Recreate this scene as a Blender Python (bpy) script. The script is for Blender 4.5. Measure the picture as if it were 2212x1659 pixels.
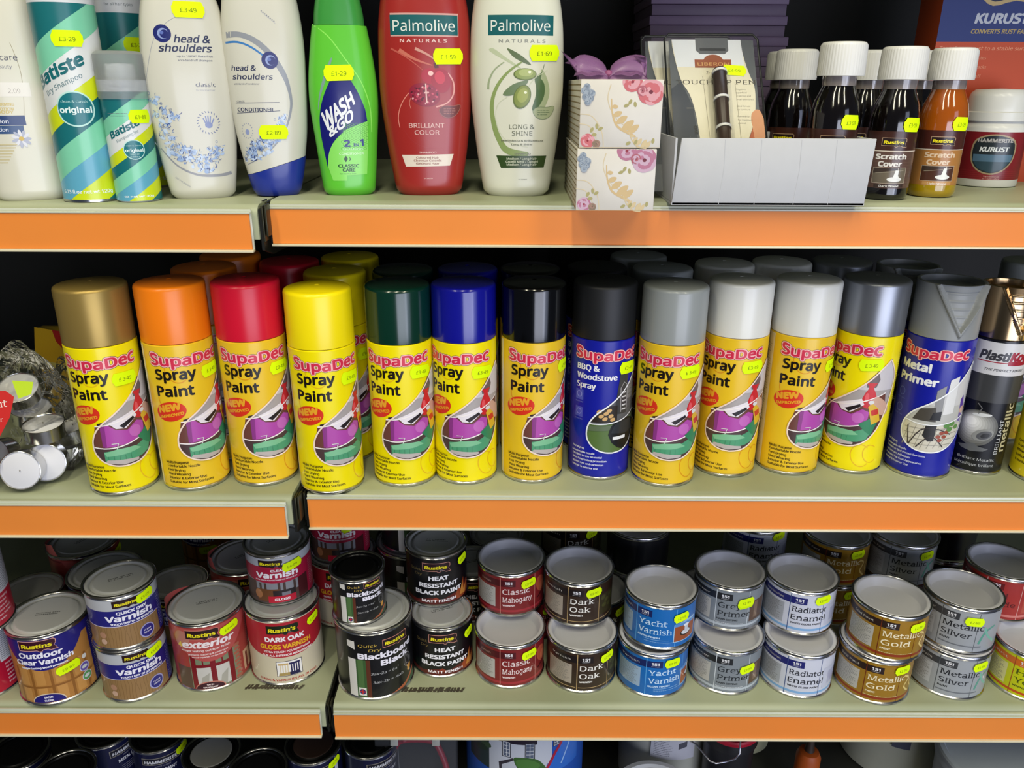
import bpy, bmesh, math, random
from math import sin, cos, tan, atan, atan2, radians as R, pi
from mathutils import Vector, Matrix
from mathutils.geometry import tessellate_polygon

random.seed(7)
scene = bpy.context.scene
for o in list(bpy.data.objects):
    bpy.data.objects.remove(o)
COL = scene.collection

# ------------------------------------------------------------------ camera
CAMZ = 1.45
PITCH, ROLL, FPX = 20.5, 0.25, 1720.0
cd = bpy.data.cameras.new('camera')
cd.sensor_width = 36.0
cd.lens = 36.0 * FPX / 2212.0
cd.clip_start = 0.01
cam = bpy.data.objects.new('camera', cd)
COL.objects.link(cam)
CM = Matrix.Rotation(R(90 - PITCH), 4, 'X') @ Matrix.Rotation(R(ROLL), 4, 'Z')
cam.matrix_world = Matrix.Translation((0, 0, CAMZ)) @ CM
scene.camera = cam

# ------------------------------------------------------------------ colour management, world and lamps
vs = scene.view_settings
vs.view_transform = 'Standard'
vs.look = 'None'
vs.exposure = 0.0
vs.gamma = 1.0
vs.use_curve_mapping = False
w = bpy.data.worlds.new('shop_air')
scene.world = w
w.use_nodes = True
bg = w.node_tree.nodes['Background']
bg.inputs['Color'].default_value = (0.62, 0.74, 1.0, 1)
bg.inputs['Strength'].default_value = 0.075


def area(name, loc, target, sx, sy, power, col):
    l = bpy.data.lights.new(name, 'AREA')
    l.shape = 'RECTANGLE'
    l.size, l.size_y = sx, sy
    l.energy = power
    l.color = col
    ob = bpy.data.objects.new(name, l)
    COL.objects.link(ob)
    ob.location = loc
    d = Vector(target) - Vector(loc)
    ob.rotation_euler = d.to_track_quat('-Z', 'Y').to_euler()
    return ob


# ceiling fluorescent tubes of the shop aisle, the daylight of the shop front, and an added cool fill
for i, (x, y) in enumerate(((-0.75, -0.35), (0.0, -0.3), (0.8, -0.35))):
    area('ceiling_tube', (x, y, 2.75), (x * .6, 0.7, 0.9), 0.12, 1.5, 15, (1.0, 0.94, 0.70))
area('shop_window_daylight', (1.0, -2.0, 0.95), (0.15, 0.75, 0.80), 1.9, 1.3, 46, (0.80, 0.84, 1.0))
area('shop_door_daylight', (1.9, -1.5, 1.25), (0.3, 0.75, 0.75), 0.9, 1.9, 12, (0.66, 0.74, 1.0))  # added fill lamp, cool, brightens the lower shelf from the right


# ------------------------------------------------------------------ geometry of the view
def ray(px, py):
    return CM.to_3x3() @ Vector(((px - 1106.0) / FPX, -(py - 829.5) / FPX, -1.0))


def at_z(px, py, z):
    d = ray(px, py)
    t = z / d.z
    return Vector((d.x * t, d.y * t, z + CAMZ))


def at_y(px, py, y):
    d = ray(px, py)
    t = y / d.y
    return Vector((d.x * t, y, d.z * t + CAMZ))


def stand(px, py, z, r):
    """centre of a round base whose nearest point shows at the pixel"""
    p = at_z(px, py, z)
    n = Vector((p.x, p.y, 0)).normalized()
    return Vector((p.x + .4 * n.x * r, p.y + r * .97, p.z))


def stand_axis(px, py, z, r):
    """the same when the pixel lies on the line from the lens to the axis"""
    p = at_z(px, py, z)
    n = Vector((p.x, p.y, 0)).normalized()
    return Vector((p.x + n.x * r, p.y + n.y * r, p.z))


def face_cam(p, off=0.0):
    return atan2(-p.x, p.y) + off


# ------------------------------------------------------------------ colours and materials
def lin(h):
    if isinstance(h, tuple):
        return h
    h = h.lstrip('#')
    if len(h) == 3:
        h = ''.join(c * 2 for c in h)
    v = [int(h[i:i + 2], 16) / 255.0 for i in (0, 2, 4)]
    return tuple(c / 12.92 if c <= 0.04045 else ((c + 0.055) / 1.055) ** 2.4 for c in v)


MATS = {}


def mat(key, col='808080', rough=0.4, metal=0.0, noise=0.06, nscale=40.0, bump=0.0, spec=0.5,
        coat=0.0, attr=False, trans=0.0, ior=1.45, alpha=1.0, emis=0.0, vary=None, aniso=0.0):
    if key in MATS:
        return MATS[key]
    m = bpy.data.materials.new(key)
    m.use_nodes = True
    nt = m.node_tree
    b = nt.nodes['Principled BSDF']
    b.inputs['Roughness'].default_value = rough
    b.inputs['Metallic'].default_value = metal
    b.inputs['Specular IOR Level'].default_value = spec
    b.inputs['Coat Weight'].default_value = coat
    b.inputs['Coat Roughness'].default_value = 0.12
    b.inputs['Transmission Weight'].default_value = trans
    b.inputs['IOR'].default_value = ior
    b.inputs['Alpha'].default_value = alpha
    tc = nt.nodes.new('ShaderNodeTexCoord')
    nz = nt.nodes.new('ShaderNodeTexNoise')
    nz.inputs['Scale'].default_value = nscale
    nz.inputs['Detail'].default_value = 4
    nt.links.new(tc.outputs['Object'], nz.inputs['Vector'])
    mr = nt.nodes.new('ShaderNodeMapRange')
    mr.inputs['To Min'].default_value = 1 - noise
    mr.inputs['To Max'].default_value = 1 + noise * .5
    nt.links.new(nz.outputs['Fac'], mr.inputs['Value'])
    mx = nt.nodes.new('ShaderNodeVectorMath')
    mx.operation = 'SCALE'
    if attr:
        at = nt.nodes.new('ShaderNodeAttribute')
        at.attribute_name = 'Col'
        nt.links.new(at.outputs['Color'], mx.inputs[0])
    elif vary:
        cr = nt.nodes.new('ShaderNodeMix')
        cr.data_type = 'RGBA'
        cr.inputs[6].default_value = (*lin(col), 1)
        cr.inputs[7].default_value = (*lin(vary), 1)
        n2 = nt.nodes.new('ShaderNodeTexNoise')
        n2.inputs['Scale'].default_value = nscale * .25
        n2.inputs['Detail'].default_value = 6
        nt.links.new(tc.outputs['Object'], n2.inputs['Vector'])
        m2 = nt.nodes.new('ShaderNodeMapRange')
        m2.inputs['From Min'].default_value = .4
        m2.inputs['From Max'].default_value = .65
        nt.links.new(n2.outputs['Fac'], m2.inputs['Value'])
        nt.links.new(m2.outputs['Result'], cr.inputs[0])
        nt.links.new(cr.outputs[2], mx.inputs[0])
    else:
        mx.inputs[0].default_value = lin(col)
    nt.links.new(mr.outputs['Result'], mx.inputs['Scale'])
    nt.links.new(mx.outputs['Vector'], b.inputs['Base Color'])
    if bump:
        bp = nt.nodes.new('ShaderNodeBump')
        bp.inputs['Strength'].default_value = bump
        bp.inputs['Distance'].default_value = 0.001
        nt.links.new(nz.outputs['Fac'], bp.inputs['Height'])
        nt.links.new(bp.outputs['Normal'], b.inputs['Normal'])
    if emis:
        nt.links.new(mx.outputs['Vector'], b.inputs['Emission Color'])
        b.inputs['Emission Strength'].default_value = emis
    MATS[key] = m
    return m


PRINT = mat('printed_ink_gloss', attr=True, rough=0.32, noise=0.03, nscale=300, coat=0.15)
PRINTM = mat('printed_ink_matt', attr=True, rough=0.55, noise=0.04, nscale=300)
STICK = mat('fluorescent_sticker', attr=True, rough=0.6, noise=0.02, spec=.2)
TINPLATE = mat('tinplate', 'c8c8cc', .22, 1.0)
TINDARK = mat('tinplate_dark', '8c8c90', .2, 1.0)
LIDGREY = mat('lid_grey_paint', 'c0c2c5', .38, .15, nscale=60)


# ------------------------------------------------------------------ objects
def link(name, me, parent=None, label=None):
    o = bpy.data.objects.new(name, me)
    COL.objects.link(o)
    if parent:
        o.parent = parent
    if label:
        o['label'] = label
    return o


def thing(name, label, cat, loc=(0, 0, 0), rz=0.0, group=None):
    o = bpy.data.objects.new(name, None)
    o.empty_display_size = .02
    COL.objects.link(o)
    o.location = loc
    o.rotation_euler = (0, 0, rz)
    o['label'] = label
    o['category'] = cat
    if group:
        o['group'] = group
    return o


def kids(o):
    return [c for c in bpy.data.objects if c.parent == o]


PROTO = {}


def clone(src, loc, rz, label, group=None, keep=None):
    """copy a thing with its parts and sub-parts"""
    r = src.copy()
    COL.objects.link(r)
    r.location = loc
    r.rotation_euler = (0, 0, rz)
    r['label'] = label
    if 'group' in r:
        del r['group']
    if group:
        r['group'] = group
    for ch in src.children:
        if keep and not keep(ch.name):
            continue
        c = ch.copy()
        COL.objects.link(c)
        c.parent = r
        for g in ch.children:
            d = g.copy()
            COL.objects.link(d)
            d.parent = c
    return r


def mesh(name, verts, faces, mats, smooth=True, midx=None):
    me = bpy.data.meshes.new(name)
    me.from_pydata(verts, [], faces)
    for m in (mats if isinstance(mats, (list, tuple)) else [mats]):
        me.materials.append(m)
    if midx:
        me.polygons.foreach_set('material_index', midx)
    if smooth:
        me.polygons.foreach_set('use_smooth', [True] * len(faces))
    me.update()
    return me


def sharpen(me, deg=35):
    me.set_sharp_from_angle(angle=R(deg))
    return me


def lathe(name, prof, m, seg=72, close=True, sharp=32, pinch=None):
    """prof: list of (radius, z) ; material list index by segment if 3rd value"""
    vs_, fs, mi = [], [], []
    n = len(prof)
    for (r, z, *_) in prof:
        for k in range(seg):
            a = 2 * pi * k / seg
            vs_.append((r * sin(a), -r * cos(a), z))
    for i in range(n - 1):
        idx = prof[i][2] if len(prof[i]) > 2 else 0
        for k in range(seg):
            k2 = (k + 1) % seg
            fs.append((i * seg + k, i * seg + k2, (i + 1) * seg + k2, (i + 1) * seg + k))
            mi.append(idx)
    if close:
        if prof[0][0] > 1e-6 and close != 'end':
            fs.append(tuple(range(seg))[::-1])
            mi.append(prof[0][2] if len(prof[0]) > 2 else 0)
        if prof[-1][0] > 1e-6 and close != 'start':
            fs.append(tuple((n - 1) * seg + k for k in range(seg)))
            mi.append(prof[-2][2] if len(prof[-2]) > 2 else 0)
    me = mesh(name, vs_, fs, m, True, mi)
    return sharpen(me, sharp)


def box_bm(bm, x0, x1, y0, y1, z0, z1, mi=0):
    v = [bm.verts.new(p) for p in ((x0, y0, z0), (x1, y0, z0), (x1, y1, z0), (x0, y1, z0),
                                   (x0, y0, z1), (x1, y0, z1), (x1, y1, z1), (x0, y1, z1))]
    for f in ((0, 3, 2, 1), (4, 5, 6, 7), (0, 1, 5, 4), (1, 2, 6, 5), (2, 3, 7, 6), (3, 0, 4, 7)):
        q = bm.faces.new([v[i] for i in f])
        q.material_index = mi
    return v


def bm_mesh(name, bm, mats, bevel=0.0, smooth=False, seg=2):
    if bevel:
        bmesh.ops.bevel(bm, geom=list(bm.edges), offset=bevel, segments=seg, affect='EDGES', profile=.5)
    bmesh.ops.recalc_face_normals(bm, faces=bm.faces)
    me = bpy.data.meshes.new(name)
    bm.to_mesh(me)
    bm.free()
    for m in (mats if isinstance(mats, (list, tuple)) else [mats]):
        me.materials.append(m)
    if smooth or bevel:
        me.polygons.foreach_set('use_smooth', [True] * len(me.polygons))
        sharpen(me, 35)
    return me


def box(name, x0, x1, y0, y1, z0, z1, m, parent=None, bevel=0.0, label=None):
    bm = bmesh.new()
    box_bm(bm, x0, x1, y0, y1, z0, z1)
    return link(name, bm_mesh(name, bm, m, bevel), parent, label)


def tube(name, pts, r, m, seg=8):
    """swept round bar"""
    vs_, fs = [], []
    n = len(pts)
    P = [Vector(p) for p in pts]
    up = Vector((0, 0, 1))
    for i, p in enumerate(P):
        t = (P[min(i + 1, n - 1)] - P[max(i - 1, 0)]).normalized()
        a = t.cross(up)
        if a.length < .01:
            a = t.cross(Vector((0, 1, 0)))
        a.normalize()
        b = t.cross(a).normalized()
        for k in range(seg):
            q = p + (a * cos(2 * pi * k / seg) + b * sin(2 * pi * k / seg)) * r
            vs_.append(tuple(q))
    for i in range(n - 1):
        for k in range(seg):
            k2 = (k + 1) % seg
            fs.append((i * seg + k, i * seg + k2, (i + 1) * seg + k2, (i + 1) * seg + k))
    fs.append(tuple(range(seg)))
    fs.append(tuple((n - 1) * seg + k for k in range(seg))[::-1])
    return mesh(name, vs_, fs, m)


# ------------------------------------------------------------------ printed artwork (flat print laid on real surfaces)
EPS = 0.00004
TCACHE = {}
# the clean sans serif that ships inside Blender; its built-in face stands in if it is absent
import os
FONT = None
_fp = os.path.join(bpy.utils.resource_path('LOCAL'), 'datafiles', 'fonts', 'NotoSansHebrew-Regular.woff2')
if os.path.exists(_fp):
    try:
        FONT = bpy.data.fonts.load(_fp)
    except Exception:
        FONT = None


def text_tris(s, bold, res):
    """triangles of a line of lettering ; bold strokes are the outline swept around a small circle"""
    if bold > 0.002:
        vsx, fs = text_tris(s, 0.0, res)
        if res == 1:
            sh_ = [(-bold, 0), (bold, 0)]
        elif bold < .03 or res == 2:
            sh_ = [(-bold, -bold * .7), (bold, bold * .7), (bold, -bold * .7), (-bold, bold * .7)]
        else:
            sh_ = [(bold * cos(k * pi / 4), bold * sin(k * pi / 4)) for k in range(8)]
        V, F = [], []
        for dx, dy in sh_:
            b = len(V)
            V += [(x + dx, y + dy) for x, y in vsx]
            F += [tuple(i + b for i in f) for f in fs]
        return V, F
    bold = 0.0
    key = (s, bold, res)
    if key not in TCACHE:
        c = bpy.data.curves.new('t', 'FONT')
        serif = s.startswith('~')
        c.body = s.lstrip('~')
        if FONT:
            c.font = FONT
        c.size = 1.0
        c.resolution_u = res
        c.offset = bold
        o = bpy.data.objects.new('t', c)
        m = o.to_mesh()
        vsx = [(v.co.x, v.co.y) for v in m.vertices]
        fs = [tuple(p.vertices) for p in m.polygons]
        if serif:
            # little feet on every stem end
            cnt = {}
            for f in fs:
                for i in range(len(f)):
                    e = tuple(sorted((f[i], f[(i + 1) % len(f)])))
                    cnt[e] = cnt.get(e, 0) + 1
            for (i, j), n_ in cnt.items():
                (xa, ya), (xb, yb) = vsx[i], vsx[j]
                wd = abs(xa - xb)
                if n_ == 1 and abs(ya - yb) < .012 and .04 < wd < .17:
                    y_ = (ya + yb) / 2
                    up_ = any(sum(vsx[q][1] for q in f) / len(f) > y_ for f in fs if i in f and j in f)
                    y0_, y1_ = (y_, y_ + .032) if up_ else (y_ - .032, y_)
                    ex = .052 if wd < .12 else .03
                    b_ = len(vsx)
                    vsx += [(min(xa, xb) - ex, y0_), (max(xa, xb) + ex, y0_), (max(xa, xb) + ex, y1_), (min(xa, xb) - ex, y1_)]
                    fs.append((b_, b_ + 1, b_ + 2, b_ + 3))
        o.to_mesh_clear()
        bpy.data.objects.remove(o)
        bpy.data.curves.remove(c)
        TCACHE[key] = (vsx, fs)
    return TCACHE[key]


def clip_poly(pts, box_):
    x0, y0, x1, y1 = box_
    for ax, lim, sg in ((0, x0, 1), (0, x1, -1), (1, y0, 1), (1, y1, -1)):
        out = []
        n = len(pts)
        for i in range(n):
            a, b = pts[i], pts[(i + 1) % n]
            ia, ib = (a[ax] - lim) * sg >= 0, (b[ax] - lim) * sg >= 0
            if ia:
                out.append(a)
            if ia != ib:
                t = (lim - a[ax]) / (b[ax] - a[ax])
                out.append((a[0] + (b[0] - a[0]) * t, a[1] + (b[1] - a[1]) * t))
        pts = out
        if len(pts) < 3:
            return []
    return pts


def smooth_pts(pts, n=6, closed=False):
    """Catmull-Rom through points"""
    out = []
    N = len(pts)
    rng = range(N if closed else N - 1)
    for i in rng:
        if closed:
            p0, p1, p2, p3 = pts[i - 1], pts[i], pts[(i + 1) % N], pts[(i + 2) % N]
        else:
            p0, p1, p2, p3 = pts[max(i - 1, 0)], pts[i], pts[i + 1], pts[min(i + 2, N - 1)]
        for k in range(n):
            t = k / n
            out.append(tuple(.5 * (2 * p1[j] + (p2[j] - p0[j]) * t + (2 * p0[j] - 5 * p1[j] + 4 * p2[j] - p3[j]) * t * t
                                   + (3 * p1[j] - p0[j] - 3 * p2[j] + p3[j]) * t ** 3) for j in (0, 1)))
    if not closed:
        out.append(pts[-1])
    return out


class Art:
    """a sheet of flat print in millimetres: s across, t up"""

    def __init__(self, clip=None, L0=1):
        self.v, self.f, self.lv, self.col = [], [], [], []
        self.boxes = []
        self.clip = clip
        self.L0 = L0

    def _level(self, bx):
        L = self.L0
        for (b, l) in self.boxes:
            if l >= L and b[0] < bx[2] and b[2] > bx[0] and b[1] < bx[3] and b[3] > bx[1]:
                L = l + 1
        self.boxes.append((bx, L))
        return L

    def _add(self, vs_, fs, col, L=None):
        bx = (min(p[0] for p in vs_), min(p[1] for p in vs_), max(p[0] for p in vs_), max(p[1] for p in vs_))
        if L is None:
            L = self._level(bx)
        else:
            self.boxes.append((bx, L))
        b = len(self.v)
        self.v += [(x, y, L) for x, y in vs_]
        c = lin(col)
        for f in fs:
            self.f.append(tuple(i + b for i in f))
            self.col.append(c)
        return L

    def poly(self, pts, col, L=None, clip=None):
        cl = clip or self.clip
        if cl:
            pts = clip_poly(pts, cl)
            if len(pts) < 3:
                return None
        tr = tessellate_polygon([[Vector((x, y, 0)) for x, y in pts]])
        return self._add(pts, tr, col, L)

    def rect(self, x0, y0, x1, y1, col, L=None):
        return self.poly([(x0, y0), (x1, y0), (x1, y1), (x0, y1)], col, L)

    def ell(self, cx, cy, rx, ry, col, rot=0, n=28, L=None, a0=0, a1=360):
        cr, sr = cos(R(rot)), sin(R(rot))
        full = a1 - a0 >= 360
        p = []
        for k in range(n if full else n + 1):
            a = R(a0 + (a1 - a0) * k / n)
            x, y = rx * cos(a), ry * sin(a)
            p.append((cx + x * cr - y * sr, cy + x * sr + y * cr))
        return self.poly(p, col, L)

    def stroke(self, pts, wd, col, closed=False, L=None, sm=0, w1=None):
        if sm:
            pts = smooth_pts(pts, sm, closed)
        n = len(pts)
        l_, r_ = [], []
        for i in range(n):
            a = pts[(i - 1) % n] if (closed or i > 0) else pts[i]
            b = pts[(i + 1) % n] if (closed or i < n - 1) else pts[i]
            dx, dy = b[0] - a[0], b[1] - a[1]
            q = math.hypot(dx, dy) or 1
            ww = wd if w1 is None else wd + (w1 - wd) * i / max(n - 1, 1)
            nx, ny = -dy / q * ww / 2, dx / q * ww / 2
            l_.append((pts[i][0] + nx, pts[i][1] + ny))
            r_.append((pts[i][0] - nx, pts[i][1] - ny))
        fs = []
        m = n if closed else n - 1
        for i in range(m):
            j = (i + 1) % n
            fs.append((i, j, n + j, n + i))
        return self._add(l_ + r_, fs, col, L)

    def ring(self, cx, cy, rx, ry, wd, col, n=36, rot=0, a0=0, a1=360):
        cr, sr = cos(R(rot)), sin(R(rot))
        cl = a1 - a0 >= 360
        p = []
        for k in range(n if cl else n + 1):
            a = R(a0 + (a1 - a0) * k / n)
            x, y = rx * cos(a), ry * sin(a)
            p.append((cx + x * cr - y * sr, cy + x * sr + y * cr))
        return self.stroke(p, wd, col, closed=cl)

    def text(self, s, x, y, h, col, w=None, al='l', bold=0.0, sh=0.0, rot=0.0, out=None, ow=.05, fn=None, res=None, bold_o=None):
        """h = capital height, x/y baseline position, w fits the width; out = outline colour"""
        if res is None:
            res = 3 if h > 6 else (2 if h > 2.2 else 1)
        if out:
            self.text(s, x, y, h, out, w, al, bold + ow, sh, rot, fn=fn, res=res, bold_o=bold)
        vsx, fs = text_tris(s, bold, res)
        if not fs:
            return
        ref = vsx if bold_o is None else text_tris(s, bold_o, res)[0]
        xa, xb = min(v[0] for v in ref), max(v[0] for v in ref)
        k = h / .73
        kx = k if w is None else w / max(xb - xa, 1e-6)
        tw = (xb - xa) * kx
        ox = {'l': 0, 'c': -tw / 2, 'r': -tw}[al]
        cr, sr = cos(R(rot)), sin(R(rot))
        o = []
        for (vx, vy) in vsx:
            X = (vx - xa) * kx + ox
            Y = vy * k
            if fn:
                X, Y = fn(X, Y)
            X += Y * sh
            o.append((x + X * cr - Y * sr, y + X * sr + Y * cr))
        n1 = len(text_tris(s, 0.0, res)[0])
        b0 = len(self.v)
        self._add(o, fs, col)
        for i in range(b0, len(self.v)):
            q = self.v[i]
            self.v[i] = (q[0], q[1], q[2] + .04 * ((i - b0) // n1))

    def lines(self, rows, x, y, h, dy, col, bold=0.02, al='l', sc=1.0):
        for i, s in enumerate(rows):
            self.text(s, x, y - i * dy, h, col, al=al, bold=bold, res=1)

    def blurb(self, x0, y0, x1, y1, n, col, th=.45, seed=1):
        """small unreadable print as rows of short words"""
        rr = random.Random(seed)
        vs_, fs = [], []
        for i in range(n):
            y = y1 - (i + .5) * (y1 - y0) / n
            x = x0
            lim = x1 - (x1 - x0) * .25 * rr.random()
            while x < lim:
                wd = .8 + rr.random() * 2.4
                b = len(vs_)
                xe = min(x + wd, lim)
                vs_ += [(x, y), (xe, y), (xe, y + th), (x, y + th)]
                fs.append((b, b + 1, b + 2, b + 3))
                x += wd + .55
        self._add(vs_, fs, col)

    def build(self, name, mapper, m, sx=2.5, sy=None, L_add=0, scale=1.0, eps=None):
        bm = bmesh.new()
        vv = [bm.verts.new((p[0] * scale, p[1] * scale, p[2])) for p in self.v]
        mi = bm.faces.layers.int.new('ci')
        for i, f in enumerate(self.f):
            try:
                q = bm.faces.new([vv[k] for k in f])
                q[mi] = i
            except ValueError:
                pass
        if sx:
            lo = min(v.co.x for v in vv)
            hi = max(v.co.x for v in vv)
            k = math.ceil(lo / sx)
            while k * sx < hi:
                bmesh.ops.bisect_plane(bm, geom=list(bm.verts) + list(bm.edges) + list(bm.faces), dist=1e-5,
                                       plane_co=(k * sx, 0, 0), plane_no=(1, 0, 0))
                k += 1
        if sy:
            lo = min(v.co.y for v in vv)
            hi = max(v.co.y for v in vv)
            k = math.ceil(lo / sy)
            while k * sy < hi:
                bmesh.ops.bisect_plane(bm, geom=list(bm.verts) + list(bm.edges) + list(bm.faces), dist=1e-5,
                                       plane_co=(0, k * sy, 0), plane_no=(0, 1, 0))
                k += 1
        pos, nor = [], []
        for v in bm.verts:
            p, n = mapper(v.co.x / 1000, v.co.y / 1000)
            d = (eps or EPS) * (v.co.z + L_add)
            pos.append(p + n * d)
            nor.append(n)
        for v, p in zip(bm.verts, pos):
            v.co = p
        bm.verts.index_update()
        cols = []
        for f in bm.faces:
            f.normal_update()
            if f.normal.dot(nor[f.verts[0].index]) < 0:
                f.normal_flip()
            f.smooth = True
            cols.append(self.col[f[mi]])
        me = bpy.data.meshes.new(name)
        bm.to_mesh(me)
        bm.free()
        at = me.attributes.new('Col', 'FLOAT_COLOR', 'FACE')
        flat = []
        for c in cols:
            flat += [c[0], c[1], c[2], 1.0]
        at.data.foreach_set('color', flat)
        me.materials.append(m)
        me.normals_split_custom_set_from_vertices([tuple(n) for n in nor])
        return me


def cyl(r, z0=0.0):
    def f(s, t):
        a = s / r
        n = Vector((sin(a), -cos(a), 0))
        return n * r + Vector((0, 0, t + z0)), n
    return f


def plane_xz(y=0.0, x0=0.0, z0=0.0):
    def f(s, t):
        return Vector((s + x0, y, t + z0)), Vector((0, -1, 0))
    return f


def plane_xy(z=0.0, r=None):
    def f(s, t):
        return Vector((s, t, z)), Vector((0, 0, 1))
    return f


YEL = 'dfff00'


def tag_art(txt, wd=24.0, ht=12.5, ink='5a6a10', two=False, rot=0, x=0, y=0):
    a = Art(L0=1)
    def sh(dx, dy):
        w2, h2 = wd / 2, ht / 2
        base = [(-w2 + 2.2, -h2), (w2 - 2.2, -h2), (w2 - .9, -h2 * .55), (w2, -h2 * .35), (w2, h2 * .35), (w2 - .9, h2 * .55),
                (w2 - 2.2, h2), (-w2 + 2.2, h2), (-w2 + .9, h2 * .55), (-w2, h2 * .35), (-w2, -h2 * .35), (-w2 + .9, -h2 * .55)]
        c, s = cos(R(rot)), sin(R(rot))
        return [(x + dx + p * c - q * s, y + dy + p * s + q * c) for p, q in base]
    if two:
        a.poly(sh(-.6, -2.6), 'cdf000')
    a.poly(sh(0, 0), YEL)
    a.text(txt, x, y - 2.2 * (ht / 12.5), 4.2 * ht / 12.5, ink, w=wd * .5, al='c', bold=.0, rot=rot)
    return a


TAGC = {}


def add_tag(parent, r, s, t, txt, wd=24.0, ht=12.5, rot=0, two=False, mapper=None, ink='5a6a10', step=2.5, lift=17):
    key = (r, s, t, txt, wd, ht, rot, two, id(mapper) if mapper else 0)
    if key not in TAGC:
        a = tag_art(txt, wd, ht, ink, two, rot, s, t)
        TAGC[key] = a.build('price_sticker', mapper or cyl(r), STICK, step, (6 if mapper else None), L_add=lift)
    return link('price_sticker', TAGC[key], parent)


# ------------------------------------------------------------------ shelving
ZT, ZTL, ZM, ZML, ZB = -0.0965, -0.0975, -0.387, -0.381, -0.663
ZF = -0.953
BACK = 1.16
shelf_mat = mat('shelf_paint', 'aaaf92', .42, 0, noise=.10, nscale=18, bump=.05, vary='90967a')
orange = mat('orange_card', 'e98a3a', .5, 0, noise=.10, nscale=12, coat=.05, spec=.3, vary='e78232')
clear_rail = mat('rail_plastic', 'c0c4b2', .25, .0, noise=.1, coat=.4, spec=.6)
rail_lip = mat('rail_lip_plastic', 'd8cfae', .3, .0, noise=.08, coat=.4)
dark_metal = mat('bracket_metal', '1b1c18', .5, .4, noise=.2)
back_mat = mat('back_panel_paint', '1b1a17', .7, 0, noise=.25, nscale=5)

box('floor', -3, 3, -3, 1.6, -.02, 0.0, mat('floor_vinyl', '55524c', .5, noise=.2, nscale=6))['kind'] = 'structure'
box('wall_back', -2.2, 2.2, BACK, BACK + .02, 0, 2.3, back_mat)['kind'] = 'structure'


def shelf(x0, x1, z, zs_top, zs_bot, yf, label, endside, group):
    """deck with a rolled front lip, ticket rail, orange card and end bracket"""
    zt = z + CAMZ
    t = thing('shop_shelf', label, 'shelf', (0, 0, 0), 0, group)
    # deck profile in YZ
    r = .0095
    prof = [(BACK, zt), (yf + r + .002, zt)]
    for k in range(1, 7):
        a = k / 6 * pi / 2
        prof.append((yf + .002 + r - r * sin(a), zt - r + r * cos(a)))
    prof += [(yf + .002, zt - .030), (yf + .016, zt - .030), (yf + .016, zt - .018), (BACK, zt - .018)]
    n = len(prof)
    vs_ = [(x0, y, q) for y, q in prof] + [(x1, y, q) for y, q in prof]
    fs = [(i, (i + 1) % n, n + (i + 1) % n, n + i) for i in range(n)] + [tuple(range(n)), tuple(range(2 * n - 1, n - 1, -1))]
    me = mesh('deck', vs_, fs, shelf_mat)
    bm = bmesh.new()
    bm.from_mesh(me)
    bmesh.ops.recalc_face_normals(bm, faces=bm.faces)
    bm.to_mesh(me)
    bm.free()
    sharpen(me, 30)
    link('deck', me, t)
    a, b = zs_top + CAMZ, zs_bot + CAMZ
    xa, xb = (x0, x1 - .0045) if endside > 0 else (x0 + .001, x1)
    # ticket rail : back plate, upper lip, lower lip
    bm = bmesh.new()
    box_bm(bm, xa, xb, yf - .001, yf + .0015, b, a + .0038)
    box_bm(bm, xa, xb, yf - .0038, yf - .001, a, a + .0016)
    link('ticket_rail', bm_mesh('ticket_rail', bm, clear_rail, .0005), t)
    box('rail_lip', xa, xb, yf - .0055, yf + .001, b - .0022, b, rail_lip, t, .0005)
    box('orange_strip', xa + .0005, xb - .0015, yf - .0028, yf - .0012, b + .0001, a - .0001, orange, t)
    # bracket at the open end
    bx = x1 if endside > 0 else x0
    sg = 1 if endside > 0 else -1
    bm = bmesh.new()
    pts = [(yf + .004, zt - .004), (yf + .004, zt - .040), (yf + .03, zt - .048), (BACK - .03, zt - .07), (BACK - .03, zt - .004)]
    lo, hi = (bx + sg * .0005, bx + sg * .003)
    v0 = [bm.verts.new((lo, y, q)) for y, q in pts]
    v1 = [bm.verts.new((hi, y, q)) for y, q in pts]
    for i in range(5):
        bm.faces.new((v0[i], v0[(i + 1) % 5], v1[(i + 1) % 5], v1[i]))
    bm.faces.new(v0)
    bm.faces.new(v1[::-1])
    link('bracket', bm_mesh('bracket', bm, dark_metal), t)
    # bent hook tab at the corner
    bm = bmesh.new()
    for (dx, dz, hh) in ((.0035, .001, .012), (.0065, .003, .010)):
        box_bm(bm, bx + sg * (dx - .001), bx + sg * (dx + .0008), yf + .004, yf + .016, zt - .006 - hh * 2.2, zt - .002 + dz * .6)
    link('hook_tab', bm_mesh('hook_tab', bm, mat('hook_metal', '3c3b2c', .4, .6), .0004), t)
    return t


def gx(px, py, y):
    return at_y(px, py, y).x


g = None
shelf(-1.15, gx(556, 480, .70), ZTL, -.1045, -.1357, .700, 'short left end of the top shelf under the anti-dandruff bottles', 1, g)
shelf(gx(584, 480, .72), 1.15, ZT, -.1030, -.1338, .720, 'long right part of the top shelf holding the white card tray', -1, g)
shelf(-1.15, gx(630, 1110, .694), ZML, -.3885, -.4215, .694, 'short left end of the middle shelf under the gold capped can', 1, g)
shelf(gx(664, 1100, .715), 1.15, ZM, -.3912, -.4235, .715, 'long right part of the middle shelf carrying most spray cans', -1, g)
shelf(-1.15, gx(702, 1550, .72), ZB, -.6705, -.7010, .720, 'short left end of the lower shelf under the stacked varnish tins', 1, g)
shelf(gx(720, 1550, .72), 1.15, ZB, -.6712, -.7030, .720, 'long right part of the lower shelf with black pen scribble beside tins', -1, g)
shelf(-1.15, -.235, .235, .228, .198, .705, 'short left shelf above the top row, out of the photo', 1, g)  # unseen upper shelf pair, added to darken the back of the top row
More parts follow.
